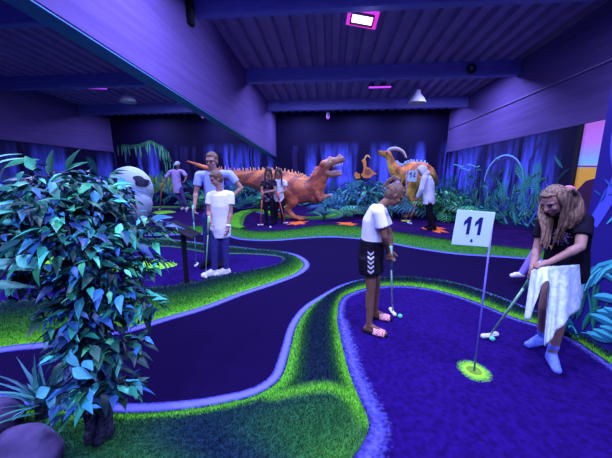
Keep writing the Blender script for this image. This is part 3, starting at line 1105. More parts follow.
class Fig:
    """one person; joints are world points, meshes hang under an empty at the feet"""
    def __init__(s, root, J, sc, label, skin_m=SKIN, vox=.007):
        s.J = {k: Vector(v) for k, v in J.items()}
        s.sc = sc
        s.root = Vector(root)
        s.t = empty('person', s.root, label, 'person', None)
        s.m = skin_m
        s.vox = vox
        J = s.J
        s.side = (J['shL']-J['shR']).normalized()
        s.hside = (J['hipL']-J['hipR']).normalized()
        s.pel = (J['hipL']+J['hipR'])/2
        s.f = J['hf'].normalized()
        s.u = J['hu'] - s.f*J['hu'].dot(s.f)
        s.u.normalize()
        s.r = s.f.cross(s.u)          # person's right
        pts = [s.pel-Vector((0, 0, .08*sc)), s.pel, s.pel.lerp(J['chest'], .5), J['chest'], J['neck'].lerp(J['chest'], .25), J['neck']]
        if 'waist' in J: pts[2] = J['waist']
        s.spine = pts

    def rings(s, wd, dp, i0=0, i1=6, grow=0.):
        out = []
        P = s.spine
        for i in range(i0, i1):
            d = (P[min(i+1, 5)]-P[max(i-1, 0)]).normalized()
            sd = s.hside.lerp(s.side, min(1, max(0, (i-1)/2.2)))
            sd = (sd-d*sd.dot(d)).normalized()
            fr = sd.cross(d)
            out.append((P[i], sd*(wd[i]*s.sc+grow), fr*(dp[i]*s.sc+grow)))
        return out

    def add(s, name, bm, m, vox=None, smooth=3, parent=None, cuts=()):
        return skin(name, bm, m, parent or s.t, vox or s.vox, smooth, cuts, s.root if parent is None else s.root)

    def hand(s, bm, wr, d, pn, curl, thumb):
        k = s.sc
        d = d.normalized()
        pn = (pn-d*pn.dot(d)).normalized()
        sd = d.cross(pn)*thumb
        caps(bm, wr, wr+d*.03*k, .022*k, .026*k)
        for j in (-1.2, -.4, .4, 1.2):
            caps(bm, wr+d*.02*k+sd*j*.012*k, wr+d*.075*k+sd*j*.017*k, .014*k, .0125*k, 8)
        for j, L in ((-1.5, .062), (-.5, .075), (.5, .080), (1.5, .070)):
            p = wr+d*.08*k+sd*j*.0175*k
            dd = (d + sd*j*.03).normalized()
            for g, (fr, rr) in enumerate(((.45, .0098), (.32, .009), (.23, .008))):
                ax = dd.cross(pn).normalized()
                dd = (Quaternion(ax, curl*(.7 if g == 0 else 1)) @ dd).normalized()
                q = p+dd*L*fr*k
                caps(bm, p, q, rr*k, (rr-.0008)*k, 8)
                p = q
        p = wr+d*.028*k+sd*.022*k
        dd = (d*.7+sd*.7+pn*.35).normalized()
        q = p+dd*.036*k
        caps(bm, p, q, .0125*k, .0105*k, 8)
        q2 = q+(dd*.6+d*.3+pn*.6*min(1, curl)).normalized()*.028*k
        caps(bm, q, q2, .0105*k, .0085*k, 8)

    def body(s, hands=True, bare_feet=False, fat=1.0):
        J, k = s.J, s.sc
        bm = bmesh.new()
        loft(bm, s.rings((.12*fat, .145*fat, .115*fat, .135*fat, .14, .05), (.085*fat, .10*fat, .085*fat, .095*fat, .07, .05)), 16)
        for q in 'LR':
            caps(bm, J['neck'].lerp(J['sh'+q], .45)-Vector((0, 0, .01*k)), J['sh'+q], .05*k, .052*k)
            caps(bm, J['sh'+q], J['el'+q], .047*k*fat, .036*k)
            caps(bm, J['el'+q], J['wr'+q], .036*k, .024*k)
            m = J['el'+q].lerp(J['wr'+q], .3)
            caps(bm, J['el'+q], m, .035*k, .038*k)
            caps(bm, J['hip'+q], J['kn'+q], .082*k*fat, .052*k)
            caps(bm, J['kn'+q], J['an'+q], .050*k, .034*k)
            d = J['an'+q]-J['kn'+q]
            fd = J['toe'+q]-J['an'+q]
            back = -(fd - d.normalized()*fd.dot(d.normalized())).normalized()
            caps(bm, J['kn'+q].lerp(d*.0+J['an'+q], .12)+back*.012*k, J['kn'+q].lerp(J['an'+q], .5)+back*.008*k, .046*k, .043*k)
            heel = J['an'+q]+back*.03*k
            heel.z = J['toe'+q].z+.012*k
            caps(bm, J['an'+q], heel, .034*k, .032*k)
            caps(bm, heel, J['toe'+q]-(J['toe'+q]-heel).normalized()*.03*k, .032*k, .028*k)
            caps(bm, J['an'+q], J['toe'+q].lerp(heel, .4)+Vector((0, 0, .012)), .032*k, .030*k)
            if hands:
                dr = J.get('hd'+q, J['wr'+q]-J['el'+q])
                pn = J.get('pn'+q, s.r*(-1 if q == 'R' else 1))
                s.hand(bm, J['wr'+q], dr, pn, 1.0 if ('grip'+q) not in J else 1.15, 1 if q == 'R' else -1)
        # neck and head
        c = J['head']
        caps(bm, J['neck']-Vector((0, 0, .02*k)), c-s.u*.06*k-s.f*.02*k, .052*k, .048*k)
        A = Matrix((s.r, s.f, s.u)).transposed()
        h = k*1.0
        ell(bm, c+s.u*.03*h-s.f*.012*h, (.074*h, .092*h, .088*h), A, 3)
        ell(bm, c-s.u*.03*h+s.f*.022*h, (.060*h, .064*h, .080*h), A, 3)
        ell(bm, c-s.u*.088*h+s.f*.055*h, (.026*h, .022*h, .020*h), A)
        caps(bm, c+s.u*.012*h+s.f*.078*h, c-s.u*.026*h+s.f*.100*h, .009*h, .0145*h, 8)
        for sg in (-1, 1):
            ell(bm, c-s.u*.022*h+s.f*.094*h+s.r*sg*.011*h, (.009*h, .010*h, .008*h), A)
            ell(bm, c+s.r*sg*.075*h-s.u*.008*h-s.f*.005*h, (.010*h, .020*h, .030*h), A)
            ell(bm, c+s.r*sg*.036*h-s.u*.025*h+s.f*.062*h, (.022*h, .018*h, .020*h), A)
            caps(bm, c+s.r*sg*.012*h+s.u*.026*h+s.f*.077*h, c+s.r*sg*.048*h+s.u*.026*h+s.f*.066*h, .010*h, .009*h, 8)
        b = s.add('body', bm, s.m, s.vox, 2)
        for sg in (-1, 1):
            e = bmesh.new()
            ell(e, c+s.r*sg*.031*h+s.u*.007*h+s.f*.076*h, (.013*h, .010*h, .008*h), A)
            obj('eye', e, EYE, s.t, True, s.root)
        e = bmesh.new()
        ell(e, c-s.u*.054*h+s.f*.083*h, (.024*h, .010*h, .008*h), A)
        obj('lips', e, LIP, s.t, True, s.root)
        return b

    def shirt(s, m, name='t_shirt', sleeve=.45, hem=1, loose=.018, low=0., fat=1.0):
        J, k = s.J, s.sc
        bm = bmesh.new()
        g = loose
        r = s.rings((.135*fat, .148*fat, .125*fat, .138*fat, .14, .055), (.10*fat, .108*fat, .095*fat, .10*fat, .075, .055), 0, 6, g)
        c0, u0, v0 = r[0]
        r[0] = (c0-Vector((0, 0, low)), u0, v0)
        r = r[0 if hem == 0 else hem:]
        c, u, v = r[-1]
        r[-1] = (c, u*.9, v*.9)
        loft(bm, r, 18)
        for q in 'LR':
            a, b = J['sh'+q], J['el'+q]
            caps(bm, J['neck'].lerp(a, .45)-Vector((0, 0, .016*k)), a-Vector((0, 0, .008*k)), .052*k+g*.6, .054*k+g*.5)
            if sleeve <= 1:
                e = a.lerp(b, sleeve)
                d = (b-a).normalized()
                uu, vv = frame(d)
                loft(bm, [(a-d*.02*k, uu*.042*k, vv*.042*k), (a, uu*(.053*k+g*.5), vv*(.053*k+g*.5)), (a.lerp(e, .5), uu*(.052*k+g*.7), vv*(.052*k+g*.7)), (e, uu*(.048*k+g), vv*(.048*k+g))], 14)
            else:
                caps(bm, a, b, .052*k+g, .042*k+g*.8)
                d = (J['wr'+q]-b).normalized()
                uu, vv = frame(d)
                loft(bm, [(b-d*.02, uu*(.03*k), vv*(.03*k)), (b, uu*(.04*k+g*.7), vv*(.04*k+g*.7)), (J['wr'+q], uu*(.030*k+g*.5), vv*(.030*k+g*.5))], 14)
        return s.add(name, bm, m, max(s.vox, .008), 4)

    def pants(s, m, name='trousers', leg=1.0, loose=.012, fat=1.0, top=2):
        """leg 0..1 thigh, 1..2 shank"""
        J, k = s.J, s.sc
        bm = bmesh.new()
        g = loose
        loft(bm, s.rings((.13*fat, .148*fat, .128*fat, 0, 0, 0), (.10*fat, .108*fat, .095*fat, 0, 0, 0), 0, top+1, g), 18)
        for q in 'LR':
            h, n, a = J['hip'+q], J['kn'+q], J['an'+q]
            if leg <= 1:
                e = h.lerp(n, leg)
                d = (n-h).normalized()
                uu, vv = frame(d)
                loft(bm, [(h-d*.03*k, uu*.06*k, vv*.06*k), (h, uu*(.082*k*fat+g), vv*(.082*k*fat+g)), (e, uu*(.072*k*fat+g*1.4), vv*(.072*k*fat+g*1.4))], 14)
            else:
                caps(bm, h, n, .082*k*fat+g, .055*k+g)
                e = n.lerp(a, leg-1)
                d = (a-n).normalized()
                uu, vv = frame(d)
                loft(bm, [(n-d*.03*k, uu*.045*k, vv*.045*k), (n, uu*(.055*k+g), vv*(.055*k+g)), (e, uu*(.043*k+g), vv*(.043*k+g))], 14)
        return s.add(name, bm, m, max(s.vox, .008), 3)

    def shoes(s, m, name='shoe', grow=.012, sock=0.):
        J, k = s.J, s.sc
        out = []
        for q in 'LR':
            bm = bmesh.new()
            a, t = J['an'+q], J['toe'+q]
            d = a-J['kn'+q]
            fd = t-a
            back = -Vector((fd.x, fd.y, 0)).normalized()
            heel = a+back*.03*k
            z0 = t.z
            heel.z = z0+.014*k
            caps(bm, a+(J['kn'+q]-a)*sock, heel, .034*k+grow, .032*k+grow)
            tt = t-(t-heel).normalized()*.03*k
            caps(bm, heel, tt, .032*k+grow, .030*k+grow)
            caps(bm, a, t.lerp(heel, .4)+Vector((0, 0, .012)), .032*k+grow, .032*k+grow)
            low = min(heel.z, t.z)-.022*k
            out.append(s.add(name, bm, m, .007, 3, None, [(Vector((0, 0, low)), Vector((0, 0, -1)))]))
        return out

    def hair(s, m, locks=(), grow=.012, vox=.008, name='hair', front=.028, extra=None):
        J, h = s.J, s.sc
        c = J['head']
        A = Matrix((s.r, s.f, s.u)).transposed()
        bm = bmesh.new()
        ell(bm, c+s.u*.038*h-s.f*front*h, (.076*h+grow, .086*h+grow, .086*h+grow), A, 3)
        ell(bm, c-s.u*.01*h-s.f*.045*h, (.070*h+grow, .055*h+grow, .075*h+grow), A, 3)
        ell(bm, c+s.u*.085*h+s.f*.035*h, (.055*h+grow*.5, .035*h+grow*.5, .018*h+grow*.5), A, 2)
        for pts, r0, r1 in locks:
            n = len(pts)
            tube(bm, pts, [r0+(r1-r0)*i/(n-1) for i in range(n)], 8)
        if extra: extra(bm, c, h)
        return s.add(name, bm, m, vox, 2)


def putter(top, headp, face, label, shaft_c=(.35, .8, .35), grip_c=(.10, .35, .18), head_c=(.85, .85, .9), sc=1.0, hs=None):
    hs = hs or sc
    top, headp = Vector(top), Vector(headp)
    t = empty('golf_putter', headp, label, 'putter')
    d = (top-headp).normalized()
    bm = bmesh.new()
    tube(bm, [headp+Vector((0, 0, .015)), top], [.0065*sc, .0075*sc], 10)
    obj('shaft', bm, mat('putter_shaft', shaft_c, None, 40, .4, .5), t, True, headp)
    bm = bmesh.new()
    tube(bm, [top-d*.24, top-d*.12, top+d*.015], [.010*sc, .0125*sc, .0145*sc], 10)
    obj('grip', bm, mat('putter_grip', grip_c, None, 40, .7), t, True, headp)
    f = Vector((face[0], face[1], 0)).normalized()
    sd = Vector((-f.y, f.x, 0))
    bm = bmesh.new()
    rot = Matrix((sd, f, Vector((0, 0, 1)))).transposed()
    box(bm, headp+Vector((0, 0, .016*hs)), (.105*hs, .032*hs, .028*hs), rot)
    bmesh.ops.bevel(bm, geom=bm.edges[:], offset=.008*hs, segments=3, affect='EDGES')
    caps(bm, headp+sd*.045*hs+Vector((0, 0, .018*hs)), headp+sd*.055*hs+Vector((0, 0, .018*hs)), .018*hs, .018*hs)
    caps(bm, headp-sd*.045*hs+Vector((0, 0, .018*hs)), headp-sd*.055*hs+Vector((0, 0, .018*hs)), .018*hs, .018*hs)
    obj('putter_head', bm, mat('putter_head_paint', head_c, None, 30, .45), t, True, headp)
    return t


def ball(p, label, c=(.15, .85, .7), r=.0213):
    bm = bmesh.new()
    bmesh.ops.create_icosphere(bm, subdivisions=3, radius=r)
    o = obj('golf_ball', bm, mat('glow_ball', c, tuple(x*.92 for x in c), 300, .4, .4, .4), None)
    o.location = Vector(p)+Vector((0, 0, r))
    setp(o, label, 'golf ball')


def quadpatch(pts, tree, d, off, lift=.004):
    """drop points on a surface along d"""
    out = []
    for q in pts:
        hit = tree.ray_cast(Vector(q)-Vector(d)*.6, Vector(d))
        out.append((hit[0] if hit[0] else Vector(q)) - Vector(d)*lift)
    return out


V = Vector
UPV = V((0, 0, 1))
# --- girl with the white T-shirt, seen from her right side, facing right
yn, yf, ym = 2.36, 2.60, 2.48
sh_ = lambda px, py, y: at(px, py, y)
J = dict(head=at(395, 195.5, ym), hf=V((.80, -.10, -.60)), hu=V((.55, 0, .83)),
         neck=at(380, 205.5, ym), chest=at(374.5, 221, ym),
         shR=at(378, 212, ym-.135), shL=at(381, 210, ym+.135), elR=at(384.5, 237, ym-.15), elL=at(390, 235, ym+.13),
         wrR=at(388.5, 252.5, ym-.03), wrL=at(391, 250, ym+.05),
         hdR=V((.12, .05, -1)), hdL=V((.08, -.05, -1)), pnR=V((.2, 1, .1)), pnL=V((.2, -1, .1)),
         hipR=at(369, 257, ym-.08), hipL=at(372, 256, ym+.08),
         knR=at(371, 289, ym-.10), knL=at(376, 285, ym+.14),
         anR=at(369, 325, yn+.02), anL=at(375, 311.5, yf+.05))
J['anR'].z = .085; J['anL'].z = .085
J['toeR'] = V((J['anR'].x+.155, J['anR'].y-.06, .036)); J['toeL'] = V((J['anL'].x+.15, J['anL'].y-.03, .036))
girl = Fig((J['anR'].x, (J['anR'].y+J['anL'].y)/2, .012), J, .80, 'girl in white T-shirt and black shorts with white chevrons, bent over her putter', SKIN, .0055)
girl.body()
girl.shirt(WHITE, sleeve=.62, hem=1, loose=.020, fat=1.04)
so = girl.pants(BLACKC, 'shorts', .50, .026, 1.03, 2)
# chevrons down the side of the shorts
tmp = bmesh.new(); tmp.from_mesh(so.data); tree = BVHTree.FromBMesh(tmp)
bm = bmesh.new()
for k in range(5):
    py = 251 + k*4.6
    for sg in (-1, 1):
        a, b = at(370.8, py+2.6, yn-.1), at(370.8+sg*3.2, py, yn-.1)
        c, d = at(370.8+sg*3.2, py+2.3, yn-.1), at(370.8, py+4.9, yn-.1)
        dd = (a-CAM).normalized()
        pts = []
        for i in range(5):
            t = i/4
            pts.append((a.lerp(b, t), d.lerp(c, t)))
        vs = []
        for q in pts:
            vs.append([bm.verts.new(z) for z in quadpatch([x-girl.root for x in q], tree, dd, .6)])
        for m0, m1 in zip(vs, vs[1:]): bm.faces.new((m0[0], m1[0], m1[1], m0[1]))
tmp.free()
bmesh.ops.solidify(bm, geom=bm.faces[:], thickness=.002)
obj('chevron_stripe', bm, WHITE, so, False)


def sandal_mat():
    m, nt, b = new_mat('red_white_check')
    tc = nt.nodes.new('ShaderNodeTexCoord')
    ck = nt.nodes.new('ShaderNodeTexChecker')
    ck.inputs['Scale'].default_value = 60
    ck.inputs[1].default_value = (.75, .10, .09, 1)
    ck.inputs[2].default_value = (.8, .62, .6, 1)
    nt.links.new(tc.outputs['Object'], ck.inputs[0])
    nt.links.new(ck.outputs[0], b.inputs['Base Color'])
    b.inputs['Roughness'].default_value = .7
    return m


CHK = sandal_mat()
for q in 'LR':
    a, t_ = girl.J['an'+q], girl.J['toe'+q]
    fd = V((t_.x-a.x, t_.y-a.y, 0)).normalized()
    sd = V((-fd.y, fd.x, 0))
    bm = bmesh.new()
    outl = []
    for k in range(24):
        an = k*math.tau/24
        outl.append(V((a.x, a.y, 0))+fd*(.055+.118*math.cos(an))+sd*(.044+.006*math.cos(an))*math.sin(an))
    lo = [bm.verts.new((p_.x, p_.y, .0128)) for p_ in outl]
    hi = [bm.verts.new((p_.x, p_.y, .030)) for p_ in outl]
    bm.faces.new(lo[::-1]); bm.faces.new(hi)
    for k in range(24): bm.faces.new((lo[k], lo[(k+1) % 24], hi[(k+1) % 24], hi[k]))
    sandal = obj('sandal', bm, BLACKC, girl.t, False, girl.root)
    bm = bmesh.new()
    rows = []
    for i in range(7):
        x_ = .045+.10*i/6
        rows.append([bm.verts.new(V((a.x, a.y, 0))+fd*x_+sd*.050*math.cos(g)*(1-.1*i/6)+V((0, 0, .022+(.062-.024*i/6)*math.sin(g)))) for g in [math.pi*j/10 for j in range(11)]])
    for r0, r1 in zip(rows, rows[1:]):
        for j in range(10): bm.faces.new((r0[j], r1[j], r1[j+1], r0[j+1]))
    bmesh.ops.recalc_face_normals(bm, faces=bm.faces)
    bmesh.ops.solidify(bm, geom=bm.faces[:], thickness=.004)
    s_ = obj('strap', bm, CHK, sandal, True, girl.root)
    setp(s_, 'red and white checked strap')
c = girl.J['head']; f, u = girl.f, girl.u
girl.hair(HAIR_B, [([c+u*.07-f*.05, c+u*.13-f*.055, c+u*.12-f*.11, c+u*.05-f*.13, c-u*.02-f*.125], .024, .008),
                   ([c+u*.08-f*.06, c+u*.12-f*.09, c+u*.06-f*.12, c-u*.0-f*.10], .022, .008)], .006, .007)
bm = bmesh.new()
ell(bm, c+u*.095-f*.055, (.028, .028, .02))
obj('hair_tie', bm, mat('violet_hair_tie', (.35, .2, .7), None), girl.t, True, girl.root)
hp = ground(392.5, 313.5, .012)
gt = girl.J['wrR'].lerp(girl.J['wrL'], .5)+V((.005, 0, .03))
putter(gt, hp, (1, .15), 'green-shafted putter held by the girl in the white T-shirt', (.5, 1, .6), (.3, .7, .4), sc=1.1)
ball(ground(400, 318, .012), 'pale green golf ball by the putter of the girl in shorts', (.15, .9, .62))

# --- girl in the white skirt, bent forward, long hair hanging
yw = 2.14
J = dict(head=at(554, 201, yw-.10), hf=V((-.80, -.22, -.56)), hu=V((-.5, -.12, .85)),
         neck=at(564, 212, yw), chest=at(566, 229, yw), waist=at(567, 248, yw+.03),
         shL=at(584, 219, yw-.10), shR=at(546, 219, yw+.02), elL=at(580, 247, yw-.20), elR=at(537, 250, yw-.02),
         wrL=at(550, 262, yw-.18), wrR=at(532, 270, yw-.12),
         hdL=V((-.8, .12, -.25)), hdR=V((-.05, -.05, -1)), pnL=V((-.2, .2, -1)), pnR=V((.9, .1, -.1)),
         hipL=at(573, 270, yw+.0), hipR=at(557, 270, yw+.10),
         knL=at(562, 313, yw-.10), knR=at(545, 307, yw+.06),
         anL=at(553, 349, 2.06), anR=at(542, 333, 2.30))
J['anL'].z = .085; J['anR'].z = .085
J['toeL'] = V((J['anL'].x-.05, J['anL'].y-.135, .034)); J['toeR'] = V((J['anR'].x-.145, J['anR'].y-.05, .034))
wom = Fig((J['anL'].x, (J['anL'].y+J['anR'].y)/2, .012), J, .82, 'long-haired girl in black T-shirt and white skirt, bending over her putter', SKIN2, .006)
wom.body(fat=1.05)
ts = wom.shirt(BLACKC, sleeve=.62, hem=0, loose=.016, fat=1.08)
# glitter print on the chest
tmp = bmesh.new(); tmp.from_mesh(ts.data); tree = BVHTree.FromBMesh(tmp)
bm = bmesh.new()
dd = (at(560, 232, yw)-CAM).normalized()
for k in range(110):
    q = at(random.gauss(560, 5), random.gauss(238, 3.2), yw-.25)-wom.root
    h = tree.ray_cast(q-dd*.3, dd)
    if h[0] is None: continue
    r_ = R(.005, .011)
    uu, vv = frame(h[1])
    a0 = R(0, 3)
    bm.faces.new([bm.verts.new(h[0]+h[1]*.003+(uu*math.cos(a0+k_*2.1)+vv*math.sin(a0+k_*2.1))*r_) for k_ in range(3)])
tmp.free()
bmesh.ops.solidify(bm, geom=bm.faces[:], thickness=.001)
setp(obj('glitter_print', bm, mat('glitter', (.8, .65, .95), (.4, .2, .7), 90, .3, .7), ts, False), 'sparkling violet chest print', None, None, 'stuff')
# skirt: thin cloth with folds, ragged slanting hem and a flap at the front
def skirt(name, tops, bots, m, folds, amp, nu=60, nv=18):
    bm = bmesh.new()
    A_, B_ = cr(tops, 8), cr(bots, 8)
    n = len(A_)
    vs = []
    ctr = sum(A_, V())/n
    for i in range(n):
        row = []
        for j in range(nv+1):
            t = j/nv
            q = A_[i].lerp(B_[i], t)
            o_ = q-ctr; o_.z = 0
            if o_.length > 0: q = q+o_.normalized()*amp*t**.7*math.sin(folds*math.tau*i/n + 1.3*math.sin(i*.13))
            row.append(bm.verts.new(q))
        vs.append(row)
    for a, b in zip(vs, vs[1:]):
        for j in range(nv): bm.faces.new((a[j], b[j], b[j+1], a[j+1]))
    bmesh.ops.recalc_face_normals(bm, faces=bm.faces)
    bmesh.ops.solidify(bm, geom=bm.faces[:], thickness=.004)
    return obj(name, bm, m, wom.t, True, wom.root)


SKIRT = mat('white_lace_cloth', (.78, .90, .90), (.56, .70, .74), 22, .8, .15, .5, detail=6)
def ringpts(c, sd, fr, rw, rd, n=12): return [c+sd*rw*math.cos(k*math.tau/n)+fr*rd*math.sin(k*math.tau/n) for k in range(n+1)]
SK = [((531, 271), (524, 318), -.13), ((536, 268), (530, 319), -.17), ((540, 267), (535, 302), -.19), ((544, 266.5), (542, 284), -.19), ((548, 266), (550, 286), -.19),
      ((551, 266), (545, 343), -.19), ((557, 266), (551, 339), -.19), ((564, 265.5), (560, 328), -.18), ((572, 265), (570, 319), -.15), ((579, 264.5), (577, 310), -.09),
      ((585, 264), (582, 301), .0), ((584, 264), (581, 298), .12), ((572, 264.5), (568, 300), .20), ((558, 265), (554, 300), .20)]
skirt('skirt', [at(a[0], a[1], yw+d) for a, b, d in SK], [at(b[0], b[1], yw+(d*1.6 if d < 0 else d)) for a, b, d in SK], SKIRT, 9, .012)
wom.shoes(mat('blue_sock', (.22, .32, .95), (.15, .22, .75), 50, .9, .05, .3), 'sock', .006, .22)
c = wom.J['head']; f, u, r = wom.f, wom.u, wom.r
h0 = wom.J
locks = []
for k in range(26):                              # hair falls from the parting down both sides of the face
    px = 539+1.45*k
    e = at(px+R(-1, 1), (247-abs(k-7)*.6+R(-6, 5)) if k < 17 else 237-1.5*(k-17)+R(-4, 3), yw-.17+.007*k)
    sg = -1 if k < 9 else 1
    st = c+u*.07-f*(.01+.008*(k % 4))+r*(.05 if k < 9 else -.05)
    sd = c+u*.0+r*(.074 if k < 9 else -.070)+f*(.02-.010*(k % 8))
    m1 = sd.lerp(e, .35)+V((R(-.02, .02), R(-.02, 0), 0))
    m2 = sd.lerp(e, .7)+V((R(-.02, .02), R(-.02, .01), 0))
    locks.append((cr([st, sd, m1, m2, e], 4), .016, .005))
for k in range(9):
    e = at(562+2.0*k, 232-1.2*k+R(-3, 3), yw-.13)
    st = c+u*.06-f*.06-r*.01*k
    sd = c-u*.03-f*(.06+.006*k)-r*(.02+.006*k)
    locks.append((cr([st, sd, sd.lerp(e, .55)+V((.01, -.03, 0)), e], 4), .016, .006))
wom.hair(HAIR_F, locks, .005, .0065)
hp = ground(489.5, 337.5, .012)
gt = wom.J['wrR']+V((.02, .01, .06))
putter(at(541, 264, yw-.16), hp, (-.3, .9), 'green-shafted putter held by the girl in the white skirt', (.5, 1, .5), (.4, .9, .45), sc=1.25)
ball(ground(492, 341, .012), 'pale green golf ball by the putter of the girl in the skirt', (.15, .9, .62))

# --- boy in white T-shirt and jeans
yb_ = 3.75
J = dict(head=at(216, 179, yb_-.02), hf=V((-.62, -.62, -.42)), hu=V((-.25, -.2, .95)),
         neck=at(219, 191.5, yb_), chest=at(220, 206, yb_),
         shR=at(210.5, 195, yb_-.03), shL=at(230.5, 194.5, yb_+.06), elR=at(208.5, 212, yb_-.06), elL=at(230.5, 213, yb_+.02),
         wrR=at(210, 219.5, yb_-.22), wrL=at(228, 228, yb_-.08),
         hdR=V((.1, -.25, -.9)), hdL=V((-.1, -.1, -1)), pnR=V((.8, .2, 0)), pnL=V((-1, .1, 0)),
         hipR=at(215.5, 228, yb_-.02), hipL=at(225.5, 228, yb_+.04), knR=at(214.5, 249, yb_-.06), knL=at(225, 249, yb_),
         anR=at(214.5, 268, yb_-.06), anL=at(226, 267, yb_))
for q in 'LR': J['an'+q].z = .10
J['toeR'] = V((J['anR'].x-.15, J['anR'].y-.09, .045)); J['toeL'] = V((J['anL'].x-.15, J['anL'].y-.09, .045))
boy = Fig((J['anR'].x, J['anR'].y, .012), J, .86, 'boy in white T-shirt and blue jeans looking down beside his putter', SKIN2, .007)
boy.body()
boy.shirt(WHITE, sleeve=.55, hem=0, loose=.018, low=.06, fat=1.0)
boy.pants(DENIM, 'jeans', 1.97, .007)
SHOE = mat('white_shoe', (.82, .82, .88), (.7, .7, .8), 30, .6)
boy.shoes(SHOE, 'shoe', .014)
boy.hair(HAIR_B, grow=.010)
bm = bmesh.new()
w0, w1 = boy.J['wrL'], boy.J['elL']
tube(bm, [w0.lerp(w1, .08), w0.lerp(w1, .20)], .031, 12)
setp(obj('wristband', bm, WHITE, boy.t, True, boy.root), 'white wristband')
putter(boy.J['wrR']+V((.005, -.04, .03)), ground(205.5, 277, .012), (-.8, -.5), 'yellow-green putter standing in front of the boy in jeans', (.4, .9, .3), (.3, .7, .25), (.85, .85, .9), 1.15)

# --- man with glasses behind the boy, hand on hip
yq = 4.12
J = dict(head=at(211.5, 161, yq), hf=V((-.05, -1, -.22)), hu=V((0, -.15, 1)),
         neck=at(213, 172.5, yq+.04), chest=at(214, 190, yq+.05),
         shR=at(199, 174.5, yq), shL=at(229, 173.5, yq+.06), elR=at(196, 193, yq-.02), elL=at(241, 188, yq+.12),
         wrR=at(194.5, 206, yq-.14), wrL=at(231, 198, yq+.02),
         hdR=V((0, -.2, -1)), hdL=V((-.8, -.3, -.4)), pnR=V((1, 0, 0)), pnL=V((-.5, .5, -.6)),
         hipR=at(208, 217, yq+.04), hipL=at(221, 217, yq+.06), knR=at(208, 241, yq+.02), knL=at(221, 241, yq+.04),
         anR=at(209, 262, yq+.04), anL=at(221, 262, yq+.04))
for q in 'LR': J['an'+q].z = .10
J['toeR'] = V((J['anR'].x-.04, J['anR'].y-.18, .045)); J['toeL'] = V((J['anL'].x+.04, J['anL'].y-.18, .045))
man = Fig((J['anR'].x+.08, J['anR'].y, .012), J, 1.02, 'man with glasses and light blue T-shirt, one hand on his hip, behind the boy', SKIN2, .008)
man.body()
man.shirt(mat('light_blue_cotton', (.36, .44, .85), (.28, .35, .72), 8, .85, .1, .2), sleeve=.6, hem=0, loose=.012, fat=.96)
man.pants(DENIM, 'jeans', 1.97, .012)
man.shoes(BLACKC, 'shoe', .014)
man.hair(HAIR_B, grow=.008)
bm = bmesh.new()
c, f, u, r = man.J['head'], man.f, man.u, man.r
for sg in (-1, 1):
    q = c+r*sg*.033+u*.006+f*.096
    tube(bm, [q+(r*math.cos(a)*.024+u*math.sin(a)*.018) for a in [k*math.tau/14 for k in range(15)]], .0035, 6)
    tube(bm, [q+r*sg*.024, c+r*sg*.078+u*.006+f*.02, c+r*sg*.078-f*.02], .003, 6)
tube(bm, [c-r*.010+u*.010+f*.098, c+r*.010+u*.010+f*.098], .0035, 6)
obj('glasses', bm, BLACKC, man.t, True, man.root)
putter(man.J['wrR']+V((.0, -.05, .0)), ground(196.5, 266, .012), (-1, -.2), 'putter held low by the man with glasses, left of the boy', (.25, .75, .55), (.2, .7, .5), (.8, .85, .9), 1.1)

# --- two girls with long dark hair and red putters
def simple_legs(J, l, r_, z, toe):
    for q, p_ in (('L', l), ('R', r_)):
        J['an'+q] = V((p_[0], p_[1], z+.09))
        J['toe'+q] = J['an'+q]+V((toe[0], toe[1], -.05))
        J['kn'+q] = J['hip'+q].lerp(J['an'+q], .5)+V((toe[0]*.25, toe[1]*.25, 0))


y0 = 8.05
zf = .03
def longhair(px, y, label, top_m, facing, hands, foot, red, ball_side, headpx):
    J = dict(head=at(headpx[0], headpx[1], y-.10), hf=V(facing), hu=V((facing[0]*.5, facing[1]*.5, 1)),
             neck=at(px, 179.5, y), chest=at(px, 187, y),
             shR=at(px-6.2, 182, y-.02), shL=at(px+6.2, 182, y-.02), elR=at(px-6.6, 190.5, y-.12), elL=at(px+6.4, 190.5, y-.12),
             wrR=at(hands[0]-.6, hands[1], y-.33), wrL=at(hands[0]+.8, hands[1]-.8, y-.33),
             hdR=V((.2, -.3, -.8)), hdL=V((-.2, -.3, -.8)), pnR=V((1, 0, 0)), pnL=V((-1, 0, 0)),
             hipR=at(px-2.6, 199, y+.03), hipL=at(px+2.6, 199, y+.03))
    g = ground(foot, 223.5, zf)
    simple_legs(J, (g.x+.10, y), (g.x-.10, y), zf, (.0, -.16))
    F_ = Fig((g.x, y, zf), J, .97, label, SKIN2, .011)
    F_.body()
    F_.shirt(top_m, 't_shirt', .5, 0, .018)
    F_.pants(BLACKC, 'trousers', 1.97, .010)
    F_.shoes(BLACKC, 'shoe', .012)
    c, f, u, r = F_.J['head'], F_.f, F_.u, F_.r
    lk = []
    for sg in (-1, 1):
        for k in range(5):
            st = c+u*.08-f*.02*k+r*sg*.04
            sd = c-u*.02+r*sg*.085-f*(.02*k-.02)
            e = sd+V((r.x*sg*.03, -.04+.02*k, -.36-R(0, .06)))
            lk.append((cr([st, sd, e], 4), .03, .012))
    F_.hair(HAIR_D, lk, .012, .011)
    putter(F_.J['wrR'].lerp(F_.J['wrL'], .5)+V((0, -.02, .05)), ground(red[0], red[1], zf), (.3, -1), ball_side, (1, .17, .15), (1, .13, .12), (.9, .85, .9), 2.2, 1.15)
    return F_


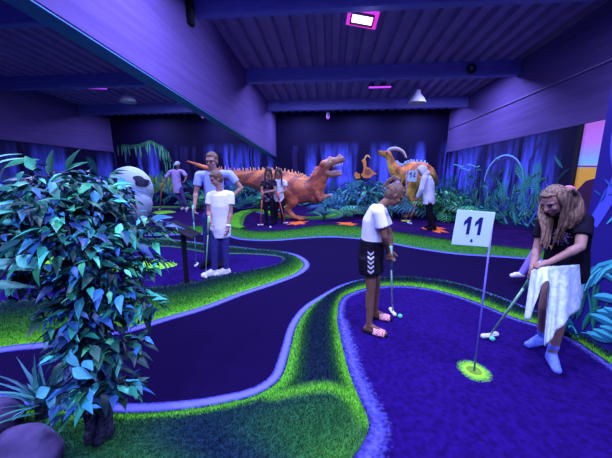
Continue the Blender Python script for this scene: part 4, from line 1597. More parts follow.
longhair(268.5, y0, 'long-haired girl in dark printed top holding a red putter, left of the pair', mat('dark_print', (.20, .14, .22), (.012, .01, .02), 14, .85, .1, lo=.5, hi=.6), (-.05, -.85, -.5), (262.5, 193.5), 271, (260.5, 225.5), 'red putter with white head held by the left long-haired girl', (268, 172))
longhair(279, y0+.25, 'long-haired girl in white T-shirt holding a red putter, right of the pair', WHITE, (-.1, -.85, -.5), (277.5, 194.5), 279, (285, 223.5), 'red putter with white head held by the right long-haired girl', (278, 172.5))
ball(ground(270.5, 228.2, .03), 'whitish golf ball at the feet of the two long-haired girls', (.6, .9, .8), .03)

# --- person in the white hoodie bending over the ball at flag 14
yh = 7.55
J = dict(head=at(421.5, 171.5, yh), hf=V((-.85, -.1, -.55)), hu=V((-.5, 0, .85)),
         neck=at(427, 176, yh), chest=at(428.5, 184, yh),
         shR=at(424.5, 178.5, yh-.17), shL=at(427, 178, yh+.17), elR=at(421.5, 189, yh-.17), elL=at(423, 188, yh+.15),
         wrR=at(417.5, 197, yh-.05), wrL=at(418, 195.5, yh+.05), hdR=V((-.3, .1, -.9)), hdL=V((-.3, -.1, -.9)), pnR=V((0, 1, 0)), pnL=V((0, -1, 0)),
         hipR=at(428.5, 199, yh-.08), hipL=at(429.5, 199, yh+.08))
g = ground(426.5, 226.8, zf)
simple_legs(J, (g.x+.02, yh+.13), (g.x, yh-.12), zf, (-.17, 0))
hood = Fig((g.x, yh, zf), J, 1.03, 'person in white hoodie and black trousers bending over a putter near flag 14', SKIN2, .010)
hood.body()
hd = hood.shirt(mat('white_fleece', (.74, .76, .84), (.6, .62, .74), 5, .9, .1, .3), 'hoodie', 2, 0, .030, .05, 1.1)
hood.pants(BLACKC, 'trousers', 1.97, .022)
hood.shoes(BLACKC, 'shoe', .014)
c, f, u, r = hood.J['head'], hood.f, hood.u, hood.r
bm = bmesh.new()
A_ = Matrix((r, f, u)).transposed()
ell(bm, c+u*.01-f*.035, (.125, .125, .145), A_, 3)
ell(bm, c-u*.10-f*.05, (.13, .12, .09), A_, 3)
hood.add('hood', bm, hd.data.materials[0], .012, 2, None, [(c+f*.055, f)])
putter(hood.J['wrR'].lerp(hood.J['wrL'], .5)+V((.02, 0, .06)), ground(409.5, 224, zf), (-.9, -.3), 'pale putter held by the person in the white hoodie', (.6, .75, .75), (.3, .4, .5), (.9, .95, .95), 1.5)

# --- person in a cap far back at the left
yc = 11.3
J = dict(head=at(177.5, 165, yc), hf=V((-.2, -.9, -.35)), hu=V((0, -.3, 1)),
         neck=at(176.5, 170, yc+.03), chest=at(176, 176.5, yc+.04),
         shR=at(170.5, 171.5, yc), shL=at(182.5, 171.2, yc+.03), elR=at(165.5, 178, yc-.05), elL=at(186.5, 176.5, yc+.05),
         wrR=at(162.5, 184.5, yc-.20), wrL=at(184.5, 181.5, yc-.1), hdR=V((-.1, -.3, -.9)), hdL=V((-.7, -.2, -.6)), pnR=V((1, 0, 0)), pnL=V((-1, 0, 0)),
         hipR=at(175, 188, yc+.05), hipL=at(180, 188, yc+.05))
simple_legs(J, (ground(184, 211, zf).x, yc-.02), (ground(178, 211, zf).x, yc+.08), zf, (.02, -.18))
cap = Fig(((J['anL'].x+J['anR'].x)/2, yc, zf), J, 1.12, 'person in cap and long pale violet shirt with an orange putter, far back left', SKIN2, .013)
cap.body()
cap.shirt(mat('pale_violet_cotton', (.58, .42, .82), (.5, .34, .72), 6, .85, .1, .2), 'long_shirt', .9, 0, .03, .12)
cap.pants(mat('dark_violet_cotton', (.10, .05, .25), None, 20, .9), 'trousers', 1.9, .012)
cap.shoes(SHOE, 'shoe', .02)
bm = bmesh.new()
c, f, u, r = cap.J['head'], cap.f, cap.u, cap.r
A_ = Matrix((r, f, u)).transposed()
ell(bm, c+u*.055-f*.01, (.10, .115, .095), A_, 3)
ell(bm, c+u*.05+f*.10, (.07, .09, .012), A_, 3)
cap.add('cap', bm, mat('pale_cap', (.55, .6, .85), None, 20, .9), .012, 1)
putter(cap.J['wrR']+V((0, -.04, .03)), ground(160, 209.5, zf), (-1, -.3), 'orange putter in the hand of the person in the cap', (1, .26, .10), (1, .28, .1), (.85, .8, .9), 3.0, 1.4)
ball(ground(186.5, 212.3, zf), 'pinkish golf ball at the foot of the person in the cap', (.8, .3, .75), .035)

# --- child walking behind the girl in the skirt
yk = 3.75
J = dict(head=at(567, 193, yk), hf=V((-.95, .1, -.1)), hu=V((-.05, 0, 1)),
         neck=at(566, 206, yk), chest=at(564, 217, yk),
         shR=at(565, 209, yk-.12), shL=at(565, 208, yk+.12), elR=at(570, 225, yk-.15), elL=at(560, 224, yk+.15),
         wrR=at(566, 236, yk-.15), wrL=at(552, 232, yk+.13), hdR=V((-.2, 0, -1)), hdL=V((-.6, 0, -.6)), pnR=V((0, 1, 0)), pnL=V((0, -1, 0)),
         hipR=at(558, 234, yk-.06), hipL=at(557, 234, yk+.06))
J['anL'] = at(522.5, 263, yk+.02); J['anL'].z = .13
J['toeL'] = J['anL']+V((-.13, -.01, -.015)); J['knL'] = J['hipL'].lerp(J['anL'], .5)+V((-.04, 0, .05))
J['anR'] = V((J['hipR'].x+.12, yk-.04, .10)); J['toeR'] = J['anR']+V((-.14, 0, -.05)); J['knR'] = J['hipR'].lerp(J['anR'], .5)+V((-.05, 0, .0))
kid = Fig((J['anR'].x, yk, .012), J, .66, 'small child in violet clothes and pink hat stepping out behind the skirted girl', SKIN2, .008)
kid.body()
kid.shirt(mat('violet_jersey', (.30, .22, .75), None, 20, .85), 'jumper', 2, 0, .012)
kid.pants(mat('violet_leggings', (.28, .20, .75), None, 20, .85), 'leggings', 1.97, .010)
kid.shoes(SHOE, 'shoe', .012)
bm = bmesh.new()
c, f, u, r = kid.J['head'], kid.f, kid.u, kid.r
A_ = Matrix((r, f, u)).transposed()
ell(bm, c+u*.025-f*.012, (.066, .075, .068), A_, 3)
kid.add('hat', bm, mat('pink_knit', (.75, .22, .42), (.55, .14, .35), 40, .9), .008, 1, None, [(c+f*.022, -u*.35+f*.9)])
# ------------------------------------------------------------------ dinosaurs
M_DINO = vmat('dinosaur_hide', .6, .3, 9)


def colour_by(o, fn):
    me = o.data
    at_ = me.color_attributes.new('Col', 'FLOAT_COLOR', 'POINT')
    for v in me.vertices:
        at_.data[v.index].color = (*fn(v.co, v.normal), 1)


def rex():
    yd = 9.4
    g = ground(300, 215.5, zf)
    root = V((at(292, 200, yd).x, yd, zf))
    t = empty('dinosaur_statue', root, 'big orange-red meat-eating dinosaur statue with open jaws and spiny back', 'dinosaur')
    a = lambda px, py, dy=0.: at(px, py, yd+dy)
    bm = bmesh.new()
    # tail, trunk and neck as one tapering loft
    sp = [(187, 161, .7, .03), (205, 167.5, .6, .09), (225, 174.5, .45, .17), (243, 178, .3, .25), (258, 180, .15, .34), (274, 184, .05, .48), (290, 188, 0, .52),
          (304, 190, -.1, .45), (314, 187.5, -.22, .34), (319, 179.5, -.30, .27), (322.5, 172.5, -.36, .24), (325.5, 167.5, -.4, .20)]
    P = cr([a(x, y, d) for x, y, d, r in sp], 4)
    rs = []
    for i in range(len(sp)-1):
        for k in range(4): rs.append(sp[i][3]+(sp[i+1][3]-sp[i][3])*k/4)
    rs.append(sp[-1][3])
    tube(bm, P, rs, 16)
    ell(bm, a(316, 195, -.25), (.27, .25, .30))
    # head: upper skull and brow
    hd = -.45
    caps(bm, a(325.5, 166, hd), a(334, 161.5, hd-.08), .20, .135, 14)
    caps(bm, a(333.5, 161.8, hd-.08), a(342.5, 159.8, hd-.16), .135, .085, 14)
    ell(bm, a(339.5, 156.6, hd-.12), (.07, .07, .09))
    for dz in (-.09, .09):
        ell(bm, a(330, 158.8, hd+dz), (.09, .06, .08))
        ell(bm, a(343, 157.6, hd-.16+dz*.4), (.05, .04, .05))
    # lower jaw
    caps(bm, a(324.5, 171, hd), a(331, 175, hd-.06), .15, .10, 14)
    caps(bm, a(331, 175, hd-.06), a(341, 173.8, hd-.14), .10, .06, 14)
    # hind legs
    for s, dy, kx, fx, fy in ((1, -.30, 0, 0, 0), (-1, .34, -16, -18, -2)):
        h = a(284+(-4 if s < 0 else 0), 186, dy*.7)
        kn = a(293+kx*.7, 201, dy-.05)
        an = a(287+kx*.8, 208.5+fy*.5, dy)
        ft = a(294+fx, 214+fy*.2, dy-.1); ft.z = zf+.085
        caps(bm, h, h.lerp(kn, .5), .36, .27, 14)
        caps(bm, h.lerp(kn, .4), kn, .29, .19, 14)
        caps(bm, kn, an, .18, .095, 12)
        caps(bm, an, ft, .095, .085, 12)
        for q in (-.16, 0, .16):
            tip = ft+V((.42 if q == 0 else .33, q*1.4-.06, -.035))
            caps(bm, ft, tip, .075, .045, 10)
        caps(bm, ft, ft+V((-.16, .05, -.03)), .06, .035, 8)
    # small arms
    for dy, dx in ((-.50, 0), (.02, -3)):
        s_, e, w_ = a(317+dx, 194, dy), a(320.5+dx, 200.2, dy-.06), a(327.5+dx, 195.6, dy-.14)
        caps(bm, s_, e, .10, .065, 10)
        caps(bm, e, w_, .065, .05, 10)
        for q in (-.06, .0, .06):
            m_ = w_+V((.11, q, .02))
            caps(bm, w_, m_, .042, .032, 8)
            caps(bm, m_, m_+V((.05, q*.3, -.09)), .032, .014, 8)
    o = skin('body', bm, M_DINO, t, .03, 4, (), root)

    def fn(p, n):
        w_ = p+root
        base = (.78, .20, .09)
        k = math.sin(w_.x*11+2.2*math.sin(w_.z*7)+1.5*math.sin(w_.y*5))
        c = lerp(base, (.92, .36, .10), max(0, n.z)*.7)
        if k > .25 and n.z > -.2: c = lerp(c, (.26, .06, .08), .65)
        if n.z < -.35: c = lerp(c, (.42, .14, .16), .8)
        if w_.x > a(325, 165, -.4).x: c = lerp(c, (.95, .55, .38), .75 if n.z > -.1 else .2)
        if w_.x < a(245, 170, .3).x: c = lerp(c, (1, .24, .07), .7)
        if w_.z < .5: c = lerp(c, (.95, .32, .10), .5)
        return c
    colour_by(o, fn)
    # mouth lining, tongue, teeth, eyes, spines, claws
    bm = bmesh.new()
    caps(bm, a(326.5, 169, hd), a(332, 168.4, hd-.1), .13, .07, 12)
    obj('mouth_lining', bm, mat('mouth_dark', (.09, .01, .05), None, 20), t, True, root)
    bm = bmesh.new()
    caps(bm, a(329, 171.5, hd-.03), a(338, 171.2, hd-.12), .05, .03, 10)
    obj('tongue', bm, mat('tongue_pink', (.75, .22, .35), None, 20, .4), t, True, root)
    bm = bmesh.new()
    def cone(p, q, r_):
        loft(bm, [(p, *[x*r_ for x in frame(q-p)]), (q, *[x*r_*.1 for x in frame(q-p)])], 6)
    for k in range(8):
        for dz in (-.075, .075):
            w_ = 1-k*.07
            p_ = a(332+k*1.45, 165.3-k*.33, hd-.06-.013*k+dz*w_)
            cone(p_, p_+V((.01, 0, -.085)), .018)
            p_ = a(331.5+k*1.3, 172.4-k*.07, hd-.05-.012*k+dz*.8*w_)
            cone(p_, p_+V((.01, 0, .07)), .016)
    obj('teeth', bm, mat('bone_white', (.88, .85, .8), None, 20, .3), t, True, root)
    for dz in (-.165, .165):
        bm = bmesh.new()
        ell(bm, a(330.5, 162.2, hd-.02+dz), (.035, .03, .035))
        obj('eye', bm, mat('yellow_eye', (.9, .7, .05), None, 20, .2), t, True, root)
    SPM = mat('pale_spines', (.95, .55, .22), (.8, .35, .15), 30)
    for i in range(6, len(P)-3, 1):
        d = (P[i+1]-P[i-1]).normalized()
        up_ = V((0, 0, 1))-d*d.z
        up_.normalize()
        for sd in ((-.05, .05) if i % 2 else (0,)):
            bm = bmesh.new()
            b_ = P[i]+up_*rs[i]*.94+V((0, sd*2, 0))
            loft(bm, [(b_-up_*.03, d*.045, d.cross(up_)*.03), (b_+up_*(.10 if i % 2 else .13)-d*.04, d*.006, d.cross(up_)*.006)], 6)
            setp(obj('back_spine', bm, SPM, t, True, root), 'pale orange back spine')


rex()


def duckbill():
    yd = 10.0
    root = V((at(410, 200, yd).x, yd, zf))
    t = empty('dinosaur_statue', root, 'orange plant-eating dinosaur statue with a long curved head crest behind flag 14', 'dinosaur')
    a = lambda px, py, dy=0.: at(px, py, yd+dy)
    bm = bmesh.new()
    sp = [(438, 186, 2.0, .03), (436, 183, 1.4, .10), (431, 178, .6, .22), (423, 173.5, .1, .36), (411, 174, 0, .42), (402, 174.5, -.05, .33), (395.5, 170.5, -.1, .22),
          (392, 164.5, -.12, .15), (390, 159, -.14, .12), (387.5, 155, -.16, .115)]
    P = cr([a(x, y, d) for x, y, d, r in sp], 4)
    rs = []
    for i in range(len(sp)-1):
        for k in range(4): rs.append(sp[i][3]+(sp[i+1][3]-sp[i][3])*k/4)
    rs.append(sp[-1][3])
    tube(bm, P, rs, 14)
    caps(bm, a(388, 154, -.16), a(383, 153.2, -.18), .12, .075, 12)
    caps(bm, a(383, 153.2, -.18), a(379.4, 151.8, -.2), .07, .055, 12)
    caps(bm, a(384, 156, -.18), a(380, 154.6, -.2), .055, .04, 12)
    for dy, hx, kx, ax, fx in ((-.28, 415, 409, 415, 410), (.28, 419, 416, 421, 417)):
        h, kn, an, ft = a(hx, 178, dy), a(kx, 193, dy), a(ax, 203, dy), a(fx, 211, dy)
        ft.z = zf+.07
        caps(bm, h, kn, .28, .16, 12)
        caps(bm, kn, an, .15, .09, 12)
        caps(bm, an, ft, .09, .075, 12)
        for q in (-.12, 0, .12): caps(bm, ft, ft+V((-.22, q, -.03)), .065, .045, 8)
    for dy in (-.26, .2):
        s_, e, w_ = a(399, 180, dy), a(402, 189, dy), a(396.5, 194, dy-.06)
        caps(bm, s_, e, .10, .07, 10)
        caps(bm, e, w_, .065, .05, 10)
        for q in (-.05, 0, .05): caps(bm, w_, w_+V((-.05, q, -.10)), .035, .025, 8)
    o = skin('body', bm, M_DINO, t, .03, 4, (), root)

    def fn(p, n):
        w_ = p+root
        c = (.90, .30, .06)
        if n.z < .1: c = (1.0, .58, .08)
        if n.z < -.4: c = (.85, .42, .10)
        if math.sin(w_.x*14+2*math.sin(w_.z*9)) > .5 and n.z > -.1: c = lerp(c, (.40, .10, .08), .7)
        return c
    colour_by(o, fn)
    bm = bmesh.new()
    cp = cr([a(386, 152.5, -.16), a(390, 149.4, -.16), a(396, 148.6, -.14), (a(402.5, 151.4, -.12)), a(406.5, 158, -.1)], 5)
    tube(bm, cp, [.022+.034*math.sin(math.pi*min(1, i/(len(cp)-1)*.8+.15)) for i in range(len(cp))], 10)
    setp(obj('crest', bm, mat('pale_blue_crest', (.25, .50, .95), (.75, .55, .3), 9), t, True, root), 'pale blue curved head crest')
    for dy in (-.115, .115):
        bm = bmesh.new()
        ell(bm, a(387, 153.2, -.16+dy), (.03, .025, .03))
        obj('eye', bm, EYE, t, True, root)
    bm = bmesh.new()
    for i in range(8, len(P)-8):
        d = (P[i+1]-P[i-1]).normalized()
        up_ = (V((0, 0, 1))-d*d.z).normalized()
        b_ = P[i]+up_*rs[i]*.95
        loft(bm, [(b_-up_*.03, d*.07, d.cross(up_)*.05), (b_+up_*.09, d*.03, d.cross(up_)*.012)], 8)
    setp(obj('back_ridge', bm, mat('pale_blue_ridge', (.30, .50, .95), None, 20), t, True, root), 'pale blue ridge along the back')


duckbill()


def skull():
    y = 9.0
    root = V((at(132, 212, y).x, y, zf))
    t = empty('giant_skull', root, 'huge white skull with a dark eye hole behind the big ficus', 'skull')
    a = lambda px, py, dy=0.: at(px, py, y+dy)
    c = a(131, 190)
    bm = bmesh.new()
    ell(bm, c+V((0, 0, .02)), (.70, .62, .76), None, 4)
    ell(bm, c+V((.24, -.12, -.42)), (.46, .50, .60), None, 3)
    ell(bm, c+V((-.35, -.30, -.35)), (.45, .55, .42), None, 3)
    ell(bm, c+V((-.62, -.42, -.48)), (.35, .40, .26), None, 3)
    o = skin('cranium', bm, mat('bone_paint', (.70, .88, .95), (.58, .78, .88), 5, .8, .1, .2), t, .035, 5, [(V((0, 0, zf-.0)), V((0, 0, -1)))], root)
    for k, (px, py, rx, rz_, nm) in enumerate(((141.5, 181.5, .28, .17, 'eye_socket'), (118, 184, .24, .17, 'eye_socket'), (112, 196, .12, .14, 'nose_hole'))):
        tmp = bmesh.new(); tmp.from_mesh(o.data); tr = BVHTree.FromBMesh(tmp); tmp.free()
        bm = bmesh.new()
        dd = (a(px, py)-CAM).normalized()
        uu, vv = frame(dd)
        rings = []
        for j in range(4):
            q = []
            for n_ in range(28):
                an = n_*math.tau/28
                wob = 1+.14*math.sin(3*an+1)+.08*math.sin(5*an)
                off = V((math.cos(an)*rx*wob*(j+1)/4, 0, math.sin(an)*rz_*wob*(j+1)/4 - math.cos(an)*.06*(j+1)/4))
                h = tr.ray_cast(a(px, py)-root+off-dd*2, dd)
                q.append(h[0]-dd*.01 if h[0] else None)
            rings.append(q)
        vs = [[bm.verts.new(v_) if v_ else None for v_ in q] for q in rings]
        for m0, m1 in zip(vs, vs[1:]):
            for n_ in range(28):
                f4 = (m0[n_], m0[(n_+1) % 28], m1[(n_+1) % 28], m1[n_])
                if all(f4): bm.faces.new(f4)
        if all(vs[0]): bm.faces.new(vs[0])
        bmesh.ops.recalc_face_normals(bm, faces=bm.faces)
        obj(nm, bm, mat('hollow_dark', (.01, .012, .03), (.03, .05, .10), 8), t, True)
    bm = bmesh.new()
    for k in range(9):
        b_ = c+V((-.85+.09*k, -.72+.02*k, -.60))
        caps(bm, b_, b_+V((0, 0, -.14)), .04, .02, 8)
    obj('teeth', bm, mat('bone_teeth', (.6, .72, .85), None, 20), t, True, root)


skull()

# ------------------------------------------------------------------ flags and board
DIGIT = {'1': [[(.06, .70), (.46, 1), (.76, 1), (.76, 0), (.43, 0), (.43, .66), (.06, .47)]],
         '4': [[(.56, 1), (.80, 1), (.80, .0), (.56, 0)], [(.02, .38), (.02, .22), (.98, .22), (.98, .38)], [(.02, .38), (.24, .38), (.60, .84), (.56, 1)]]}


def digits(body, h, name, m, parent, M_):
    bm = bmesh.new()
    w_ = h*.56
    for i, ch in enumerate(body):
        x0 = (i-len(body)/2)*w_*1.12
        for po in DIGIT[ch]:
            f_ = bm.faces.new([bm.verts.new((x0+a_*w_, (b_-.5)*h, 0)) for a_, b_ in po])
    bmesh.ops.triangulate(bm, faces=bm.faces[:])
    bmesh.ops.recalc_face_normals(bm, faces=bm.faces)
    bmesh.ops.solidify(bm, geom=bm.faces[:], thickness=.001)
    bmesh.ops.transform(bm, matrix=M_, verts=bm.verts)
    return obj(name, bm, m, parent, False)


M_FLAG = mat('white_plastic', (.66, .92, .95), (.60, .86, .92), 3, .5, .3)
M_INK = mat('dark_blue_print', (.015, .015, .16), None, 30, .6)


def flag(base, top, cpx, yy, wpx, hpx, tilt, num, label, logo=True, pole_c=(.22, .18, .75), rad=.006):
    base, top = V(base), V(top)
    t = empty('hole_flag', base, label, 'flag')
    bm = bmesh.new()
    tube(bm, [base, top], rad, 10)
    obj('pole', bm, mat('violet_white_pole', pole_c, None, 30, .4, .4), t, True, base)
    c = at(cpx[0], cpx[1], yy)
    k = (c-CAM).dot(FW)/FPX
    W_, H_ = wpx*k, hpx*k
    n = V((FW.x, FW.y, 0)).normalized()
    h0 = V((n.y, -n.x, 0))
    ux = h0*math.cos(tilt)-UPV*math.sin(tilt)
    uz = UPV*math.cos(tilt)+h0*math.sin(tilt)
    Mr = Matrix((ux, uz, -n)).transposed()
    c = c-base
    bm = bmesh.new()
    box(bm, (0, 0, 0), (W_, H_, .006))
    bmesh.ops.bevel(bm, geom=bm.edges[:], offset=.002, segments=2, affect='EDGES')
    bmesh.ops.transform(bm, matrix=Matrix.Translation(c) @ Mr.to_4x4(), verts=bm.verts)
    pl = obj('number_plate', bm, M_FLAG, t, False)
    T = Matrix.Translation(c - n*.0045) @ Mr.to_4x4()
    digits(num, H_*.50, 'number', M_INK, pl, T @ Matrix.Translation((-W_*.0, H_*.08, 0)))
    if logo:
        bm = bmesh.new()
        for (x_, y_, w_, h_) in ((0, -.36, .07, .045), (-.005, -.325, .03, .05), (.01, -.31, .02, .03)):
            box(bm, (x_*W_, y_*H_, 0), (w_*W_, h_*H_, .001))
        bmesh.ops.transform(bm, matrix=T, verts=bm.verts)
        obj('emblem', bm, M_INK, pl, False)
    return t


yfl = 1.95
flag(HC, at(493.5, 214, yfl), (473.2, 228.5), yfl-.016, 38, 35.5, .075, '11', 'white square flag with the number 11 on a thin pole')
b14 = ground(406, 221, zf)
flag(b14, at(406.5, 171, b14.y), (412.5, 176), b14.y-.03, 9, 11, .05, '14', 'white square flag with the number 14 in front of the crested dinosaur', False, (.3, .2, .6), .014)
bm = bmesh.new()
bmesh.ops.create_cone(bm, cap_ends=True, segments=28, radius1=.16, radius2=.15, depth=.012)
bmesh.ops.translate(bm, verts=bm.verts, vec=(b14.x, b14.y, .04))
setp(obj('hole_disc', bm, mat('yellow_disc', (.6, .75, .06), None, 30), None), 'flat yellow-green disc at the foot of flag 14', 'golf hole')

pb = ground(187, 283, .012)
t = empty('info_board', pb, 'dark slanted board on a black post beside the boy lane', 'info board')
bm = bmesh.new()
topp = at(186.5, 232, pb.y)
box(bm, ((0, 0, (topp.z-pb.z)/2)), (.055, .04, topp.z-pb.z))
bmesh.ops.bevel(bm, geom=bm.edges[:], offset=.006, segments=2, affect='EDGES')
obj('post', bm, M_BLACK, t, False)
bm = bmesh.new()
rot = Matrix.Rotation(math.radians(27), 3, 'Y') @ Matrix.Rotation(math.radians(3), 3, 'X')
box(bm, topp-pb+V((-.03, -.02, .035)), (.38, .27, .018), rot)
bmesh.ops.bevel(bm, geom=bm.edges[:], offset=.006, segments=2, affect='EDGES')
obj('panel', bm, M_BLACK, t, False)
bm = bmesh.new()
box(bm, (0, 0, .006), (.15, .15, .012))
obj('foot_plate', bm, M_BLACK, t, False)

# ------------------------------------------------------------------ plants
def arching(bm, base, ang, L, W, lift, c, droop=1.2, n=9, fold=.35, c2=None):
    """strap leaf that rises and arches over"""
    lay = bm.loops.layers.float_color['Col']
    h = V((math.cos(ang), math.sin(ang), 0))
    sd = V((-h.y, h.x, 0))
    p = V(base)
    el = lift
    rows = []
    for i in range(n+1):
        t = i/n
        w_ = W*.5*(min(1, .45+t*2.2) if t < .3 else max(.02, (1-t)/.7)**.8)
        d = h*math.cos(el)+UPV*math.sin(el)
        nn = sd.cross(d)
        rows.append([bm.verts.new(p-sd*w_-nn*fold*w_*-1), bm.verts.new(p), bm.verts.new(p+sd*w_+nn*fold*w_)])
        p = p+d*L/n
        if p.z < .05: p.z = .05
        el -= droop/n
    for a_, b_ in zip(rows, rows[1:]):
        for j in (0, 1):
            f_ = bm.faces.new((a_[j], a_[j+1], b_[j+1], b_[j]))
            for l in f_.loops: l[lay] = (*(c if (j == 0 or not c2) else c2), 1)


def frond3(bm, base, ang, L, lift, c, droop=1.5, n=12, lw=.28):
    h = V((math.cos(ang), math.sin(ang), 0))
    sd = V((-h.y, h.x, 0))
    p = V(base)
    el = lift
    pts = []
    for i in range(n+1):
        d = h*math.cos(el)+UPV*math.sin(el)
        pts.append((p.copy(), d))
        p = p+d*L/n
        p.z = max(p.z, .06)
        el -= droop/n
    for i, (q, d) in enumerate(pts[1:]):
        ll = L*lw*math.sin(math.pi*(i+1.6)/(n+2.2))+.02
        nn = sd.cross(d)
        for sg in (-1, 1):
            leaf(bm, q, (d*.55+sd*sg).normalized(), nn if nn.z > 0 else -nn, ll, ll*.20, tuple(x*R(.75, 1.15) for x in c), .35, .2, 3)
    # midrib
    lay = bm.loops.layers.float_color['Col']
    w_ = L*.010
    vs = [(bm.verts.new(q-sd*w_), bm.verts.new(q+sd*w_)) for q, d in pts]
    for a_, b_ in zip(vs, vs[1:]):
        f_ = bm.faces.new((a_[0], a_[1], b_[1], b_[0]))
        for l in f_.loops: l[lay] = (*c, 1)


def fern(loc, L, n, cols, label, nm='fern', grp=None, leafy=0, lift=(.7, 1.4)):
    loc = V(loc)
    t = empty(nm, loc, label, 'plant', grp)
    bm = colmesh()
    a0 = R(0, 6)
    for k in range(n):
        frond3(bm, (R(-.05, .05), R(-.05, .05), .06), a0+k*2.4, L*R(.75, 1.15), R(*lift), random.choice(cols), R(1.2, 2.0))
    for k in range(leafy):
        an, h_ = R(0, 6.28), R(.15, 1)
        q = V((math.cos(an)*L*.45*R(.2, 1), math.sin(an)*L*.45*R(.2, 1), L*.75*h_))
        leaf(bm, q, (math.cos(an)+R(-.4, .4), math.sin(an)+R(-.4, .4), R(-.5, .6)), UPV, L*R(.16, .32), L*R(.05, .10), random.choice(cols), R(.1, .6))
    obj('foliage', bm, M_LEAF, t, True)
    bm = bmesh.new()
    for k in range(5):
        an = k*1.26
        caps(bm, (math.cos(an)*.03, math.sin(an)*.03, .0), (math.cos(an)*.07*L, math.sin(an)*.07*L, .30*L), .022*L+.004, .012*L, 8)
    obj('stems', bm, M_BARK, t, True)
    return t


C_TEAL = [(0.020, 0.224, 0.124), (0.040, 0.381, 0.198), (0.015, 0.123, 0.111), (0.120, 0.694, 0.384), (0.020, 0.157, 0.170)]
C_BLUE = [(0.030, 0.157, 0.357), (0.020, 0.101, 0.212), (0.100, 0.448, 0.680), (0.020, 0.224, 0.255)]
C_GRN = [(0.040, 0.314, 0.087), (0.020, 0.190, 0.056), (0.120, 0.627, 0.198), (0.030, 0.224, 0.105)]
C_GB = C_TEAL + C_GRN
# (px of base, py of base, distance, size, fronds, loose leaves, colours, label)
for px, yy, L_, n_, lf, cs, lb in (
        (228, 11.5, 1.4, 13, 20, C_TEAL, 'wide teal fern against the back wall above the boy head'),
        (262, 11.7, 1.6, 12, 30, C_TEAL, 'teal fern behind the dinosaur tail, left of the long-haired girls'),
        (201, 12.0, 1.1, 10, 30, C_GB, 'small green fern at the back wall right of the person in the cap'),
        (327, 10.9, 1.1, 10, 60, C_BLUE, 'bluish fern just behind the chest of the red dinosaur'),
        (347, 11.2, 1.2, 11, 50, C_BLUE, 'blue bush at the back wall right of the open dinosaur jaws'),
        (370, 10.6, 1.6, 13, 130, C_TEAL+C_BLUE, 'large teal bush between the two dinosaurs'),
        (389, 10.2, 1.5, 12, 110, C_TEAL, 'teal bush left of the flag 14'),
        (345, 9.3, .75, 9, 0, C_GRN, 'low grassy fern in front of the red dinosaur claws'),
        (324, 9.0, .55, 8, 20, C_TEAL, 'small dark teal fern under the red dinosaur arm'),
        (442, 9.6, 1.3, 12, 120, C_GRN, 'green bush right behind the person in the white hoodie'),
        (457, 9.2, 1.0, 13, 120, C_GRN, 'light green bush along the right wall left of flag 11'),
        (474, 8.6, .8, 11, 40, C_TEAL, 'teal bush along the right wall behind flag 11'),
        (112, 11.0, 1.5, 12, 80, C_TEAL, 'teal bush at the back left behind the huge skull'),
        (92, 9.6, 1.4, 12, 90, C_TEAL, 'teal bush left of the huge skull, behind the ficus'),
        (66, 8.8, 1.2, 11, 60, C_BLUE, 'blue bush far left behind the ficus'),
        (24, 7.6, 1.2, 11, 60, C_TEAL, 'teal bush at the left edge far behind the ficus')):
    q = at(px, 205, yy)
    fern((q.x, q.y, zf), L_, n_, cs, lb, 'fern' if lf < 40 else 'leafy_bush', None, lf)

